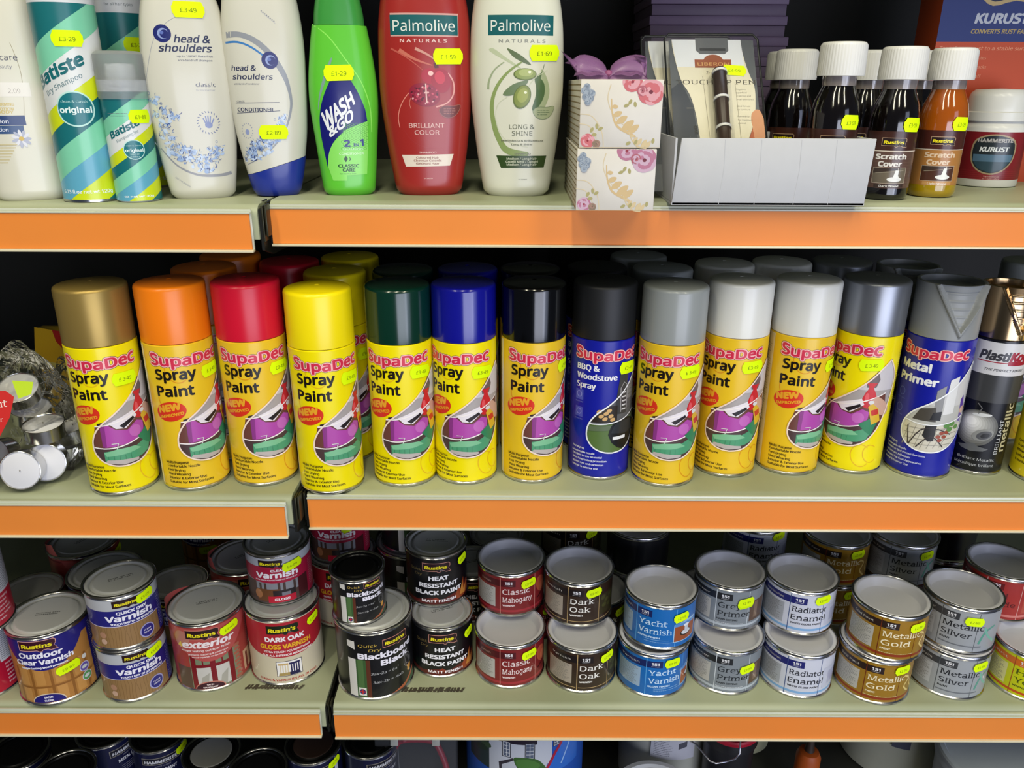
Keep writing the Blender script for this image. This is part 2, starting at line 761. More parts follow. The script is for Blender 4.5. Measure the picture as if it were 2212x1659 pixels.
shelf(-.215, 1.15, .235, .228, .198, .725, 'long right shelf above the top row, out of the photo', -1, g)
# base deck low down
bs = thing('base_shelf', 'dark lowest deck carrying the masonry paint tubs and metal paint tins', 'shelf', (0, 0, 0))
box('deck', -1.15, 1.15, .70, BACK - .045, ZF + CAMZ - .02, ZF + CAMZ, mat('base_deck_paint', '3a3a34', .6, noise=.2), bs, .002)
box('kick_plate', -1.15, 1.15, .73, .745, 0.0, ZF + CAMZ - .021, mat('kick_plate_paint', '2d2d2a', .6), bs)
# upright with slots between the bays
up = thing('shelf_upright', 'dark slotted steel upright in the gap between the shelf bays', 'upright', (-.222, BACK - .03, 0))
bm = bmesh.new()
box_bm(bm, -.015, .015, -.012, .0295, 0, 2.25)
link('post', bm_mesh('post', bm, dark_metal, .001), up)
bm = bmesh.new()
for k in range(46):
    for sx in (-.007, .007):
        box_bm(bm, sx - .0018, sx + .0018, -.0132, -.0118, .1 + k * .045, .1 + k * .045 + .02)
so = link('slots', bm_mesh('slots', bm, mat('slot_dark', '060606', .8)), up)
so['kind'] = 'stuff'


# pen scribbles on the lower shelf deck
def scribble(px0, px1, py, seed, label):
    a = Art()
    rr = random.Random(seed)
    p0, p1 = at_z(px0, py, ZB), at_z(px1, py, ZB)
    L = (p1.x - p0.x) * 1000
    x = 0
    a.poly([(0, -2), (L * .3, -2.4), (L * .6, -1.4), (L, -2.2), (L, -.4), (L * .5, .4), (0, -.2)], '554f40')
    while x < L:
        h0, h1 = rr.uniform(-4.4, -3), rr.uniform(3, 4.6)
        w_ = rr.uniform(2.2, 3.6)
        sl = rr.uniform(1.5, 4)
        a.poly([(x, h0), (x + w_, h0), (x + w_ + sl, h1), (x + sl, h1)], rr.choice(['453f34', '4c463a', '403a30']))
        x += w_ + rr.uniform(.2, 1.6)
    o = link('pen_scribble', a.build('pen_scribble', plane_xy(0), PRINTM, None))
    o.location = (p0.x, p0.y, p0.z)
    o['label'] = label
    o['category'] = 'scribble'


scribble(530, 648, 1484, 3, 'faded black pen scribble on the deck below the dark oak varnish tin')
scribble(865, 1000, 1490, 5, 'black pen scribble on the deck beside the large chalkboard paint tin')

# ------------------------------------------------------------------ SPRAY CANS
CR = .0325
BODYH = .1525


def can_parts(t, base_col, cap_mat, art_me, capstyle='plain', body_h=BODYH, cap_h=.054, r=CR, key=''):
    """metal can body with rim beads, printed wrap and cap"""
    kb = 'canbody' + key + base_col
    if kb not in PROTO:
        PROTO[kb] = lathe('body', [(r - .0035, .0015, 1), (r - .002, 0, 1), (r - .0006, .0004, 1), (r + .0001, .0016, 1), (r + .0001, .0028, 1),
                                   (r - .0009, .0036, 0), (r - .0001, .0048, 0), (r - .0001, body_h - .0008, 0), (r - .0012, body_h, 1), (r - .006, body_h + .004, 1)],
                          [mat('can_' + base_col, base_col, .3, 0, noise=.02, coat=.2), TINPLATE], 96)
    link('body', PROTO[kb], t)
    link('printed_wrap', art_me, t)
    kc = 'cap' + capstyle + cap_mat.name + key
    if kc not in PROTO:
        z = body_h + .0006
        if capstyle == 'plain':
            PROTO[kc] = lathe('cap', [(r - .0008, z, 0), (r - .0003, z + .0004, 0), (r - .0004, z + cap_h - .0035, 0), (r - .0010, z + cap_h - .0014, 0), (r - .0024, z + cap_h - .0003, 0),
                                      (r - .0045, z + cap_h + .0001, 0), (.012, z + cap_h + .0016, 0), (.0025, z + cap_h + .0018, 0),
                                      (.0020, z + cap_h + .0012, 0), (.0006, z + cap_h + .0012, 0)], cap_mat, 96, sharp=40)
        else:
            # cap with a V shaped trigger recess cut in its front, open top
            seg, vs_, fs = 220, [], []
            rows = 64
            ang0, half = R(31), .80
            H = cap_h
            for i in range(rows + 1):
                q = i / rows
                zz = z + H * q
                for k in range(seg):
                    a = 2 * pi * k / seg
                    rr_ = r - .0005
                    da = (a - ang0 + pi) % (2 * pi) - pi
                    u = (q - .16) / .84
                    dd = half * u - abs(da)
                    if dd > 0:
                        g_ = min(dd / .05, 1.0)
                        rr_ += -g_ * (.0020 + .0044 * u) + (.0005 * g_ if int(q * 64) % 9 < 2 else 0)
                    elif dd > -.12:
                        rr_ += .0022 * min((dd + .12) / .03, 1.0)
                    vs_.append((rr_ * sin(a), -rr_ * cos(a), zz))
            top = rows + 1
            for (dr, dz) in ((.0022, .0006), (.0040, 0), (.0048, -.006), (.010, -.0065)):
                for k in range(seg):
                    a = 2 * pi * k / seg
                    vs_.append(((r - dr) * sin(a), -(r - dr) * cos(a), z + H + dz))
            for i in range(rows + 4):
                for k in range(seg):
                    k2 = (k + 1) % seg
                    fs.append((i * seg + k, i * seg + k2, (i + 1) * seg + k2, (i + 1) * seg + k))
            fs.append(tuple((rows + 4) * seg + k for k in range(seg)))
            fs.append(tuple(range(seg))[::-1])
            PROTO[kc] = sharpen(mesh('cap', vs_, fs, cap_mat), 40)
    link('cap', PROTO[kc], t)


def drop_outline():
    left = smooth_pts([(46, 129), (37, 119), (27, 107), (15, 95), (3, 85), (-8, 76.5), (-15, 68), (-19, 58), (-18.5, 47), (-12, 38), (-2, 33), (8, 31.5)], 4)
    right = smooth_pts([(8, 31.5), (20, 33), (31, 39), (39, 48), (45, 60), (50, 76), (54, 96), (55, 112), (46, 129)], 4)
    return left + right[1:]


DROP = drop_outline()


def drop_band(a, y0, y1, col, bend=0.0):
    """a slab of the drop between two (bent) levels"""
    pts = clip_poly(DROP, (-60, y0, 80, y1))
    out = []
    for (x, y) in pts:
        out.append((x, y))
    a.poly(out, col)


def supadec(a, x, y, w, h=11.5):
    def fn(X, Y):
        u = (X - w / 2) / (w / 2)
        return X, Y * (1 + .28 * u * u) - 1.5 * (1 - u * u)
    for c, b in (('3a1a2a', .105), ('f6c8c4', .085), ('f6b8b8', .07)):
        a.text('SupaDec', x, y, h, c, w, bold=b, fn=fn, bold_o=.03, res=3)
    a.text('SupaDec', x, y, h, 'cf2b4a', w, bold=.03, fn=fn, bold_o=.03, res=3)


def art_spray(base, drum):
    a = Art()
    a.rect(-78, 3.8, -47, 151.2, 'e8dfc6')
    # faint swirls
    for (x, y, s_) in ((-12, 128, 1.0), (-24, 98, .9), (30, 22, 1.0), (40, 24, .8)):
        a.ring(x, y, 10 * s_, 13 * s_, .9, drum, rot=20, a0=30, a1=300)
    supadec(a, -36, 134, 70)
    a.text('Spray', -33, 119, 12.4, '1a120c', 39, bold=.032)
    a.text('Paint', -34, 102, 12.4, '1a120c', 36, bold=.032)
    a.ell(-23, 86, 15.5, 10, 'd8341e', 10)
    a.text('NEW', -35.5, 84.5, 8.0, 'e8a52a', 24, bold=.06, rot=11, sh=.1)
    a.text('IMPROVED', -34.5, 78.6, 3.6, 'e8a52a', 25, bold=.04, rot=11)
    a.poly(DROP, 'a9a2a2')
    drop_band(a, 96, 130, 'c9c4c8')
    a.poly([(-14.6, 74.5), (0, 76.2), (20, 81.6), (46, 92.5), (49, 70), (44, 56), (38, 46), (30, 38.5), (18, 33), (8, 31.6), (-2, 33.2), (-12, 38.2), (-18.4, 47), (-18.8, 58), (-16, 68)], '6b4038')
    a.poly([(25, 99), (24, 105), (34, 117), (37, 108), (34, 99)], '6a5a5c')
    # red vase
    a.poly(smooth_pts([(24, 104), (27, 99), (24, 92), (22, 84), (25, 77), (33, 77), (37, 84), (35, 92), (32, 99), (35, 104)], 4), 'c8252e')
    a.ell(26.5, 88, 2, 5, 'e0555c')
    # sofa band
    a.poly([(-10, 75.5), (-4, 76.5), (4, 70), (14, 68), (24, 75), (31, 72), (30, 58), (12, 54), (-8, 52.5)], 'b04aa8')
    a.poly([(-2, 77.5), (22, 86.5), (25, 80), (13, 70), (4, 71)], 'e6dfe6')
    a.poly([(7, 73.5), (21, 80.5), (22.5, 78), (11, 70.5)], '241c20')
    a.poly([(-10, 75), (-10, 53), (-6.5, 53), (-5.5, 75.5)], '8a3884')
    a.ell(21, 65, 6, 6, 'c268ba')
    a.poly([(-12, 77.5), (-6, 79), (-6, 76.5), (-12, 75)], '2c2024')
    # white dividing arcs
    a.poly([(-18.6, 52.5), (-2, 51), (20, 55), (43, 60), (38, 46), (30, 38.5), (18, 33), (8, 31.8), (-2, 33.3), (-12, 38.3), (-18, 47)], '4d3a3a')
    a.stroke([(-14.5, 75), (0, 76.5), (20, 82), (46, 93)], 1.2, 'f3eceb', sm=4)
    a.stroke([(-18.6, 53), (-5, 51.5), (14, 54), (42, 63)], 1.2, 'f3eceb', sm=4)
    # green chair
    a.poly([(-10, 48), (-2, 49), (16, 48), (30, 54), (33, 60), (36, 50), (32, 41), (24, 38), (10, 36), (-10, 36)], '4e9a72')
    a.poly([(-10, 47), (2, 50), (18, 50), (24, 46), (12, 44), (-8, 43)], '7dbd92')
    a.poly([(22, 58), (34, 66), (41, 60), (36, 46), (30, 50)], '2f8058')
    a.stroke([(2, 50), (4, 56), (-2, 56)], .9, 'd8d8d4')
    for x in (-7, -2, 3, 8, 13):
        a.rect(x, 36.5, x + .5, 43, '3a7a58')
    a.poly([(-10, 36.5), (6, 33), (20, 34.5), (20, 37), (-8, 39.5)], 'b9b0ac')
    # hand holding a can
    a.poly(smooth_pts([(30, 80), (33, 86), (38, 89), (48, 82), (53, 74), (50, 68), (40, 70), (35, 76)], 4), 'caa390')
    a.poly([(33, 82), (29, 78), (35, 58), (44, 62), (40, 76)], 'd8b030')
    a.poly([(32, 74), (39, 76), (41, 70), (34, 68)], 'c43428')
    a.ell(31.5, 83, 3, 2.2, 'd8d8da')
    a.stroke(DROP, 1.5, 'f3dccb', closed=True)
    a.lines(['Multi Purpose', 'Comfortable Nozzle', 'Fast Drying', 'Hard Wearing', 'Interior & Exterior Use', 'Suitable for Most Surfaces'], -36, 31, 3.3, 4.4, '3a2a10', bold=.035)
    # back panel print
    a.blurb(-74, 20, -50, 140, 44, '6a5a30', seed=4)
    a.blurb(60, 20, 82, 140, 44, '6a5a30', seed=6)
    return a


def art_bbq():
    a = Art()
    supadec(a, -36, 134, 72)
    a.lines(['BBQ &', 'Woodstove', 'Spray'], -34, 121, 7.6, 9.6, 'f0f0f4', bold=.04)
    for y in (88, 69):
        a.rect(-35, y, -25, y + 11, '4a56b4')
        a.ring(-30, y + 6, 3, 3, .8, '8890d4')
        a.text('QUICK DRY', -35, y - 3, 1.6, '8890d4', w=10)
    a.poly(DROP, '5a5c60')
    drop_band(a, 88, 130, '7a7a7c')
    for k in range(9):
        a.poly(clip_poly(DROP, (-20, 78 + k * 5, 60, 78.6 + k * 5)), '4c4c50')
    a.poly([(8, 74), (14, 120), (24, 120), (24, 74)], '3c3e40')
    a.stroke([(16, 76), (15, 102), (19, 108), (24, 104), (24, 78)], 1.0, '9a9a9c')
    for k in range(5):
        a.rect(17, 78 + k * 4.5, 22.5, 79.6 + k * 4.5, 'cfd0d0')
    a.poly(clip_poly(DROP, (-17, 66, 12, 84)), '2c2620')
    for (x, y) in ((-5, 73), (0, 76), (-1, 70), (5, 73), (3, 79), (-7, 78), (7, 69)):
        a.ell(x, y, 2.8, 2, 'd0a86c', 20)
    a.poly(clip_poly([(p[0], p[1]) for p in DROP], (-60, 31, 80, 64)), '56703a')
    a.poly([(-18, 62), (0, 62), (20, 66), (44, 72), (46, 60), (-18, 56)], '5c6c50')
    a.poly(smooth_pts([(3, 52), (6, 62), (14, 67), (28, 68), (40, 62), (42, 52), (38, 40), (28, 34), (16, 36), (7, 43)], 4), '17191c')
    a.poly(smooth_pts([(6, 54), (10, 63), (20, 66), (32, 65), (38, 59), (40, 54), (24, 51)], 4), '2c3036')
    a.rect(8, 46, 24, 49.5, 'e8eaec')
    a.stroke([(-17.5, 64), (0, 64.5), (20, 68), (46, 78)], 1.2, 'eef0f4', sm=4)
    a.stroke(DROP, 1.5, 'eef0f4', closed=True)
    a.lines(['Fast drying', 'Comfortable nozzle', 'Excellent to use on metal', 'Gives long lasting protection', 'against rust and corrosion', 'Interior & exterior use'], -37, 34, 2.7, 4.3, 'dfe2ee', bold=.03)
    a.blurb(58, 20, 84, 140, 44, 'b8bce4', seed=8)
    return a


def art_primer():
    a = Art()
    supadec(a, -36, 134, 70)
    a.text('Metal', -35, 118, 10, 'eef0f6', 34, bold=.045)
    a.text('Primer', -35, 104, 10, 'eef0f6', 43, bold=.045)
    for y in (86, 68):
        a.ring(-28, y + 5, 4, 4.2, .8, '4a58c0')
        a.text('FAST DRY', -34, y - 3, 1.6, '5a68d0', w=12)
    a.poly(DROP, 'b8b8b4')
    drop_band(a, 84, 130, 'c9c8c8')
    a.poly([(8, 72), (8, 100), (16, 106), (16, 74)], '8a8a8c')
    a.poly([(17, 74), (19, 112), (28, 116), (28, 76)], 'dcdcdc')
    a.poly([(-10, 66), (-4, 79), (10, 82), (12, 66)], '4a4640')
    a.poly([(6, 68), (8, 76), (16, 78), (16, 68)], '1c1c1e')
    a.poly(clip_poly(DROP, (-60, 31, 80, 63)), 'cfcabc')
    for k in range(7):
        a.stroke([(-16 + k * 6, 34 + abs(k - 2)), (-12 + k * 7, 60)], .6, '9a968a')
    for k in range(4):
        a.stroke([(-16, 38 + 6 * k), (38, 42 + 6 * k)], .6, '9a968a')
    a.poly([(2, 50), (4, 63), (14, 63), (13, 45), (8, 44)], '2c2c2e')
    a.stroke([(-10, 36), (0, 56), (16, 58), (30, 52)], 1.0, '3a3436', sm=3)
    a.stroke([(-2, 36), (10, 50), (24, 38)], 1.0, '3a3436', sm=3)
    a.stroke([(-13, 58), (-10, 38)], 1.0, '3a3436')
    for (x, y) in ((17, 50), (20, 54), (23, 50), (19, 46), (25, 55)):
        a.ell(x, y, 2.4, 2, '9a4a38')
    for (x, y) in ((24, 62), (30, 64), (36, 60), (28, 58)):
        a.ell(x, y, 3.4, 2.6, '5c8a4c')
    a.poly([(38, 66), (36, 90), (40, 94), (44, 80), (43, 64)], '5a3a9a')
    a.ell(42, 78, 5, 4, 'caa390')
    a.stroke([(-16, 64), (0, 62), (20, 64), (46, 72)], 1.2, 'eef0f4', sm=4)
    a.stroke(DROP, 1.5, 'eef0f4', closed=True)
    a.lines(['Fast Drying', 'Comfortable Nozzle', 'Excellent to Seal Porous Surfaces', 'and Increase Adhesion', 'Improves Top Coat Appearance', 'Interior & Exterior Use'], -37, 34, 2.7, 4.3, 'cfd4ee', bold=.03)
    a.blurb(58, 20, 84, 140, 44, 'b8bce4', seed=9)
    return a


def art_metallic():
    a = Art()
    a.rect(-88, 98, 88, 128, 'cfcfd2')
    a.text('Plasti', -16, 112, 9.5, '3a3a40', 24, bold=.05, sh=.22)
    a.text('Kote', 8.5, 112, 9.5, '9a1c30', 22, bold=.06, sh=.22)
    a.rect(-17, 109.4, 9, 110.3, '9a1c30')
    a.rect(8, 107.8, 34, 111.4, '9a1c30', )
    a.text('THE PERFECT FINISH', -10, 102, 2.6, '55565c', 34, bold=.03, sh=.3)
    a.rect(-88, 72, 88, 98, '3a3b3d')
    a.rect(-34, 72, -22, 98, '56585a')
    for k in range(9):
        g_ = 92 + k * 18
        a.ell(-6 - k * .55, 46 + k * .75, 18.5 - k * 1.75, 17.5 - k * 1.7, '%02x%02x%02x' % (g_, g_, g_ - 4))
    a.ell(1, 40.5, 9, 5.5, '8a8b88', 24)
    a.ell(2.2, 40.2, 6.4, 3.9, '55565a', 24)
    a.ell(3.0, 40, 3.8, 2.2, '303134', 24)
    a.ell(-3, 59.5, 8, 1.6, 'd0d2d2', 5)
    a.poly([(-18, 27), (-10, 29), (-8, 31), (-4, 31), (-2, 29), (8, 27), (4, 24.4), (-6, 23), (-15, 24.5)], '5c5e60')
    a.stroke([(-6, 60), (-4, 66), (-8, 70)], .9, '6a6a6c')
    a.text('BRILLIANT', 17, 22, 4.6, 'c4c6c8', 34, rot=90)
    a.text('metallic', 24.5, 24, 9, 'b9b088', 48, rot=90, bold=.02)
    a.text('Brilliant Metallic', -16, 14.5, 3.2, 'b8babc', 32)
    a.text('Métallique brillant', -18, 9, 3.2, 'b8babc', 34)
    return a


SPR_Y = art_spray('f2dc0a', 'e4b41e').build('printed_wrap', cyl(CR), PRINT, 2.6)
SPR_O = art_spray('f0b41a', 'dc9414').build('printed_wrap', cyl(CR), PRINT, 2.6)
SPR_B = art_bbq().build('printed_wrap', cyl(CR), PRINT, 2.6)
SPR_P = art_primer().build('printed_wrap', cyl(CR), PRINT, 2.6)
CMET = .0275
SPR_M = art_metallic().build('printed_wrap', cyl(CMET), PRINT, 2.4, scale=1.15)


def capm(n, c, rough=.32, metal=0.0, **k):
    return mat('cap_plastic_' + n, c, rough, metal, noise=.02, **k)


CAPS = {
    'gold': capm('gold', 'a08648', .38, .55), 'orange': capm('orange', 'ee7d10'), 'red': capm('red', 'cc1430'),
    'yellow': capm('yellow', 'f2dc08'), 'green': capm('dark_green', '062e22', .2, coat=.4), 'blue': capm('blue', '10128c', .2, coat=.4),
    'black': capm('gloss_black', '050506', .15, coat=.5), 'matt': capm('matt_black', '161719', .5),
    'grey': capm('grey', '8d9293', .3, coat=.2), 'white': capm('white', 'dcdcd6', .3, coat=.2), 'silver': capm('silver', '8f9298', .35, .75),
    'primer': capm('primer_grey', '8a8d8e', .4), 'chrome': capm('brown_chrome', 'c4a67c', .2, 1.0),
}
YB, OB, BB = 'f2e000', 'e8c024', '141c9a'
CANLAB = 'slim spray paint cans on the middle shelf'
#      cap, base, art, px, py, z, turn, cap desc, tag text, tag s
cans = [
    ('gold', YB, SPR_Y, 278, 1068, ZML, -.14, 'dull gold capped spray can, leftmost of the front row beside the bagged candles', '£ 3·49', 20),
    ('orange', OB, SPR_O, 432, 1059, ZML, .20, 'bright orange capped spray can standing between the gold and red ones', '£ 3·49', 23),
    ('red', OB, SPR_O, 580, 1050, ZML, 0.0, 'red capped spray can at the right end of the short left shelf', '£3·49', 26),
    ('yellow', YB, SPR_Y, 722, 1069, ZM, .12, 'yellow capped spray can at the very edge over the shelf gap', '£3·49', 24),
    ('green', YB, SPR_Y, 878, 1053, ZM, -.10, 'dark green capped spray can in the front row', '£3·49', 24),
    ('blue', YB, SPR_Y, 1008, 1048, ZM, -.22, 'royal blue capped yellow spray can in the front row', '£3·49', 26),
    ('black', OB, SPR_O, 1148, 1045, ZM, .30, 'glossy black capped golden yellow spray can in the front row', '£3·49', 30),
    ('matt', BB, SPR_B, 1289, 1038, ZM, .20, 'dark blue barbecue spray can with a matt black cap', '£3·49', 24),
    ('grey', OB, SPR_O, 1427, 1053, ZM, -.05, 'mid grey capped spray can standing forward of the white capped pair', '£ 3·49', 24),
    ('white', OB, SPR_O, 1558, 1031, ZM, -.10, 'white capped spray can directly right of the grey capped one', '£3·49', 24),
    ('white', OB, SPR_O, 1692, 1026, ZM, .53, 'white capped spray can turned so a pale side strip shows', '£3·49', 24),
    ('silver', YB, SPR_Y, 1827, 1022, ZM, -.57, 'metallic silver capped spray can beside the blue metal primer', '£ 3·49', 26),
]
FRONT = {}
for (cap, base, art, px, py, z, turn, lab, tg, ts) in cans:
    p = stand_axis(px, py, z, CR)
    t = thing('spray_can', lab, 'spray can', p, face_cam(p, turn))
    can_parts(t, base, CAPS[cap], art)
    rt = random.uniform(-4, 6)
    add_tag(t, CR, ts, 125 + random.uniform(-3, 1) - (3 if cap in ('gold', 'yellow') else 0), tg, rot=rt)
    FRONT.setdefault(cap, t)
    if cap == 'white':
        FRONT['white_' + str(px)] = t

p = stand_axis(1972, 1033, ZM, CR)
t = thing('spray_can', 'dark blue metal primer can with a grey notched cap', 'spray can', p, face_cam(p, -.05))
can_parts(t, BB, CAPS['primer'], SPR_P, 'notch')
FRONT['primer'] = t
p = stand_axis(2094, 1024, ZM, CMET)
t = thing('spray_can', 'narrow black metallic paint can with a bronze chrome notched cap', 'spray can', p, face_cam(p, .10))
can_parts(t, '0c0d14', CAPS['chrome'], SPR_M, 'notch', .150, .052, CMET, 'm')

# yellow can cut by the right frame edge
a = Art()
for i, s_ in enumerate(('Quick drying', '& long lasting', 'Efficient finish', 'Surfaces inside', '& outside')):
    a.text(s_, -36, 40 - 5.5 * i, 3.2, '3a2a10', bold=.03)
a.ring(-20, 90, 14, 16, 1.4, 'e8c020')
a.text('SPRAY', -36, 118, 12, 'c22a1e', 50, bold=.05)
me_r = a.build('printed_wrap', cyl(CR), PRINT, 2.6)
p = stand_axis(2246, 1050, ZM, CR)
t = thing('spray_can', 'yellow bodied can cut off by the right edge of the photo', 'spray can', p, face_cam(p, .1))
can_parts(t, 'e2cc14', CAPS['yellow'], me_r, body_h=.118, key='low')

# back rows: (cap, source, px, py of cap top centre, label)
ZCAP = BODYH + .055


def behind(cap, px, py, z, lab, src=None, group=None):
    pc = at_z(px, py, z + ZCAP)
    s_ = FRONT[src or cap]
    clone(s_, (pc.x, pc.y, z + CAMZ), face_cam(pc, random.uniform(-.3, .3)), lab, group)


behind('orange', 447, 571, ZML, 'shaded orange capped can directly behind the front red and orange pair')
behind('orange', 512, 549, ZML, 'rearmost orange capped can deep in the shadow of the left shelf')
behind('red', 612, 560, ZM, 'shadowed red capped can glimpsed deep behind the shelf gap')
behind('yellow', 722, 582, ZM, 'yellow capped can in the second row behind the front yellow one')
behind('yellow', 745, 552, ZM, 'rearmost yellow capped can, mostly hidden under the upper shelf')
behind('green', 868, 582, ZM, 'second row dark green capped can hidden in shadow')
behind('blue', 1010, 578, ZM, 'second row blue capped can glimpsed behind the front blue one')
behind('black', 1146, 580, ZM, 'second row gloss black capped can in deep shadow')
behind('matt', 1292, 575, ZM, 'second row matt black capped can behind the barbecue spray')
behind('grey', 1432, 575, ZM, 'second row grey capped can behind the matt black and grey front cans')
behind('white', 1566, 566, ZM, 'second row white capped can, left one of the shadowed white pair')
behind('white', 1690, 562, ZM, 'second row white capped can, right one of the shadowed white pair')
behind('silver', 1822, 560, ZM, 'second row dark silver capped can behind the front silver one')
behind('primer', 1962, 570, ZM, 'second row notched grey cap can behind the blue primer')
behind('grey', 2236, 562, ZM, 'plain grey capped can in the second row at the right frame edge')
behind('grey', 1380, 549, ZM, 'third row grey capped can touching the shadow of the upper shelf')

# ------------------------------------------------------------------ PAINT TINS
def tin_body(r, h, col, key=''):
    k = 'tin%s%.4f%.4f%s' % (key, r, h, col)
    if k not in PROTO:
        PROTO[k] = lathe('body', [(r - .002, .001, 1), (r - .0006, 0, 1), (r + .0001, .0006, 1), (r + .0001, .0022, 1), (r - .0012, .0032, 0),
                                  (r - .0010, .0042, 0), (r - .0010, h - .0062, 0), (r - .0002, h - .0050, 1), (r - .0010, h - .004, 1), (r - .0010, h - .0032, 1)],
                         [mat('tin_' + col, col, .32, 0, noise=.03, coat=.2), TINPLATE], 96, close='start')
    return PROTO[k]


WHITE_LID = mat('lid_white_plastic', 'd0d0d8', .35, 0, noise=.05, coat=.15)
BLACK_LID = mat('lid_dark_metal', '3a3a3c', .25, .9)
BROWN_LID = mat('lid_brown', '4a3428', .4, .2)


def lid_deep(r, h):
    k = 'lidd%.4f%.4f' % (r, h)
    if k not in PROTO:
        PROTO[k] = (lathe('rim', [(r - .0008, h - .0034), (r + .0005, h - .0026), (r + .0006, h - .0008), (r - .0002, h), (r - .0016, h - .0001), (r - .0022, h - .0010)],
                          TINPLATE, 96, close=False, sharp=50),
                    lathe('lid', [(r - .0021, h - .0012), (r - .0028, h - .0003), (r - .0052, h - .0003), (r - .0062, h - .0012), (r - .0086, h - .0105), (r - .0096, h - .0115), (0.0006, h - .0115)],
                          WHITE_LID, 96, close='end', sharp=50))
    return PROTO[k]


def lid_metal(r, h, m=LIDGREY, centre=None):
    k = 'lidm%.4f%.4f%s' % (r, h, m.name) + (centre.name if centre else '')
    if k not in PROTO:
        PROTO[k] = (lathe('rim', [(r - .0008, h - .0034), (r + .0006, h - .0026), (r + .0007, h - .0008), (r - .0002, h), (r - .0018, h - .0002), (r - .0028, h - .0016)],
                          TINPLATE, 96, close=False, sharp=50),
                    lathe('lid', [(r - .0027, h - .0018), (r - .0036, h - .0010), (r - .0056, h - .0009), (r - .0068, h - .0020), (r - .0078, h - .0040),
                                  (r - .0090, h - .0040), (r - .0104, h - .0016, 1), (r - .0118, h - .0013, 1), (r - .0128, h - .0016, 1), (0.0006, h - .0018, 1)],
                          [m, centre or m], 96, close='end', sharp=60))
    return PROTO[k]


def lid_print(parent, r, h, seed, col='6e7072', ang=0.3):
    a = Art()
    rr = random.Random(seed)
    for j in range(2):
        x = -13 + rr.random() * 3
        xe = 11 + rr.random() * 3
        while x < xe:
            wd = 1.1 + rr.random() * .8
            a.rect(x, 2 - j * 3.2, x + wd, 3.4 - j * 3.2 + rr.random() * .5, col)
            x += wd + .5 + (1.4 if rr.random() < .2 else 0)
    me = a.build('lid_stamp', plane_xy(h - .0017 if h else 0), PRINTM, None)
    o = link('lid_stamp', me, parent)
    o.rotation_euler.z = ang
    return o


TINS = {}


def tin(kind, r, h, base, art_me, lid, label, p, turn=0.0, tag=None, group=None, stamp=None, absolute=None):
    t = thing('paint_tin', label, 'paint tin', p, absolute if absolute is not None else face_cam(p, turn), group)
    link('body', tin_body(r, h, base), t)
    if art_me:
        link('printed_wrap', art_me, t)
    a, b = lid_deep(r, h) if lid == 'deep' else lid_metal(r, h, *lid)
    link('rim', a, t)
    lo = link('lid', b, t)
    if stamp:
        lid_print(lo, r, h, stamp, ang=random.uniform(-.5, .6))
    if tag:
        add_tag(t, r, *tag)
    TINS.setdefault(kind, t)
    return t


SR, SH = .0420, .0605


def rustins(a, x, y, w, fill='2a1418', edge='e8c8a8', name='Rustins'):
    """maroon plaque with a kicked R tail and yellow lettering ; x,y lower left"""
    h = w * .30
    def pts(g):
        return [(x - g, y - g), (x + w * .50, y - g), (x + w * .56, y - w * .05 - g), (x + w * .62, y - w * .05 - g), (x + w * .67, y - g),
                (x + w * .78, y - g), (x + w * .86, y - w * .05 - g), (x + w * 1.03 + g, y - w * .05 - g), (x + w * .95 + g * .5, y + h * .3),
                (x + w + g, y + h * .55), (x + w + g, y + h * .88), (x + w * .94 + g, y + h + g), (x - g, y + h + g)]
    if edge:
        a.poly(pts(w * .022), edge)
    a.poly(pts(0), fill)
    a.text(name, x + w * .06, y + h * .24, h * .52, 'f0e020', w * .84, bold=0.038, sh=.12)


def art_151(base, band, lines, sub, tcol, line_c, stripe, pic, box_='b9b6ae', s0=-6, tw=(42, 42), extra=None, left='Gloss Paint', boxtext='6a6a66', border=None):
    a = Art()
    if stripe:
        a.rect(-110, 6.5, 58, 9.6, stripe)
    if border:
        a.rect(-110, 4.8, 110, 6.2, border)
    a.rect(-95, 42, s0 + 17, 51, band)
    a.rect(s0 - 2, 3.5, s0 - 1.1, 54, line_c)
    a.rect(31, 3.5, 31.7, 54, line_c)
    # maker mark in a little square
    a.text('151', s0 + 4, 45.4, 4.4, 'e8e8ec', 9, bold=0.043)
    a.text('COATINGS', s0 + 4, 43.3, 1.1, 'e8e8ec', 9)
    a.text(left, s0 - 36, 45, 3.2, 'd8d4cc', 26)
    a.rect(s0 - 42, 12, s0 - 8, 39, box_)
    a.blurb(s0 - 40, 13, s0 - 10, 38, 15, boxtext, .5, seed=len(sub))
    for i, (s_, wd) in enumerate(zip(lines, tw)):
        a.text('~' + s_, s0 + 1, 31.5 - 11.2 * i, 8.6, tcol, wd, bold=.006)
    a.text(sub, s0 + 1, 14.6, 2.7, tcol, min(len(sub) * 2.2, 36), bold=0.040)
    if pic:
        for (p_, c) in pic:
            a.poly(p_, c, clip=(32, 10, 62, 40))
    if extra:
        extra(a)
    return a


def rc(x0, y0, x1, y1):
    return [(x0, y0), (x1, y0), (x1, y1), (x0, y1)]


def x_mahog(a):
    a.ell(44, 34, 9, 13, 'b05038', 30)
    a.ell(48, 30, 6, 8, 'c46a48', 30)
    a.stroke([(36, 17), (44, 20), (52, 28)], 1.6, '1c1212')
    a.text('Varnish', -42, 45, 3, 'c8a090', 16)


def x_dark(a):
    a.rect(-6, 7.0, 110, 7.8, 'b89a68')
    a.rect(-60, 7.0, -9, 7.8, 'b89a68')
    a.poly(rc(33, 12, 60, 40), '3a3420')
    for (x, y) in ((38, 35), (44, 30), (52, 34), (40, 24), (50, 22), (56, 28)):
        a.ell(x, y, 4, 3, '4a4a28')


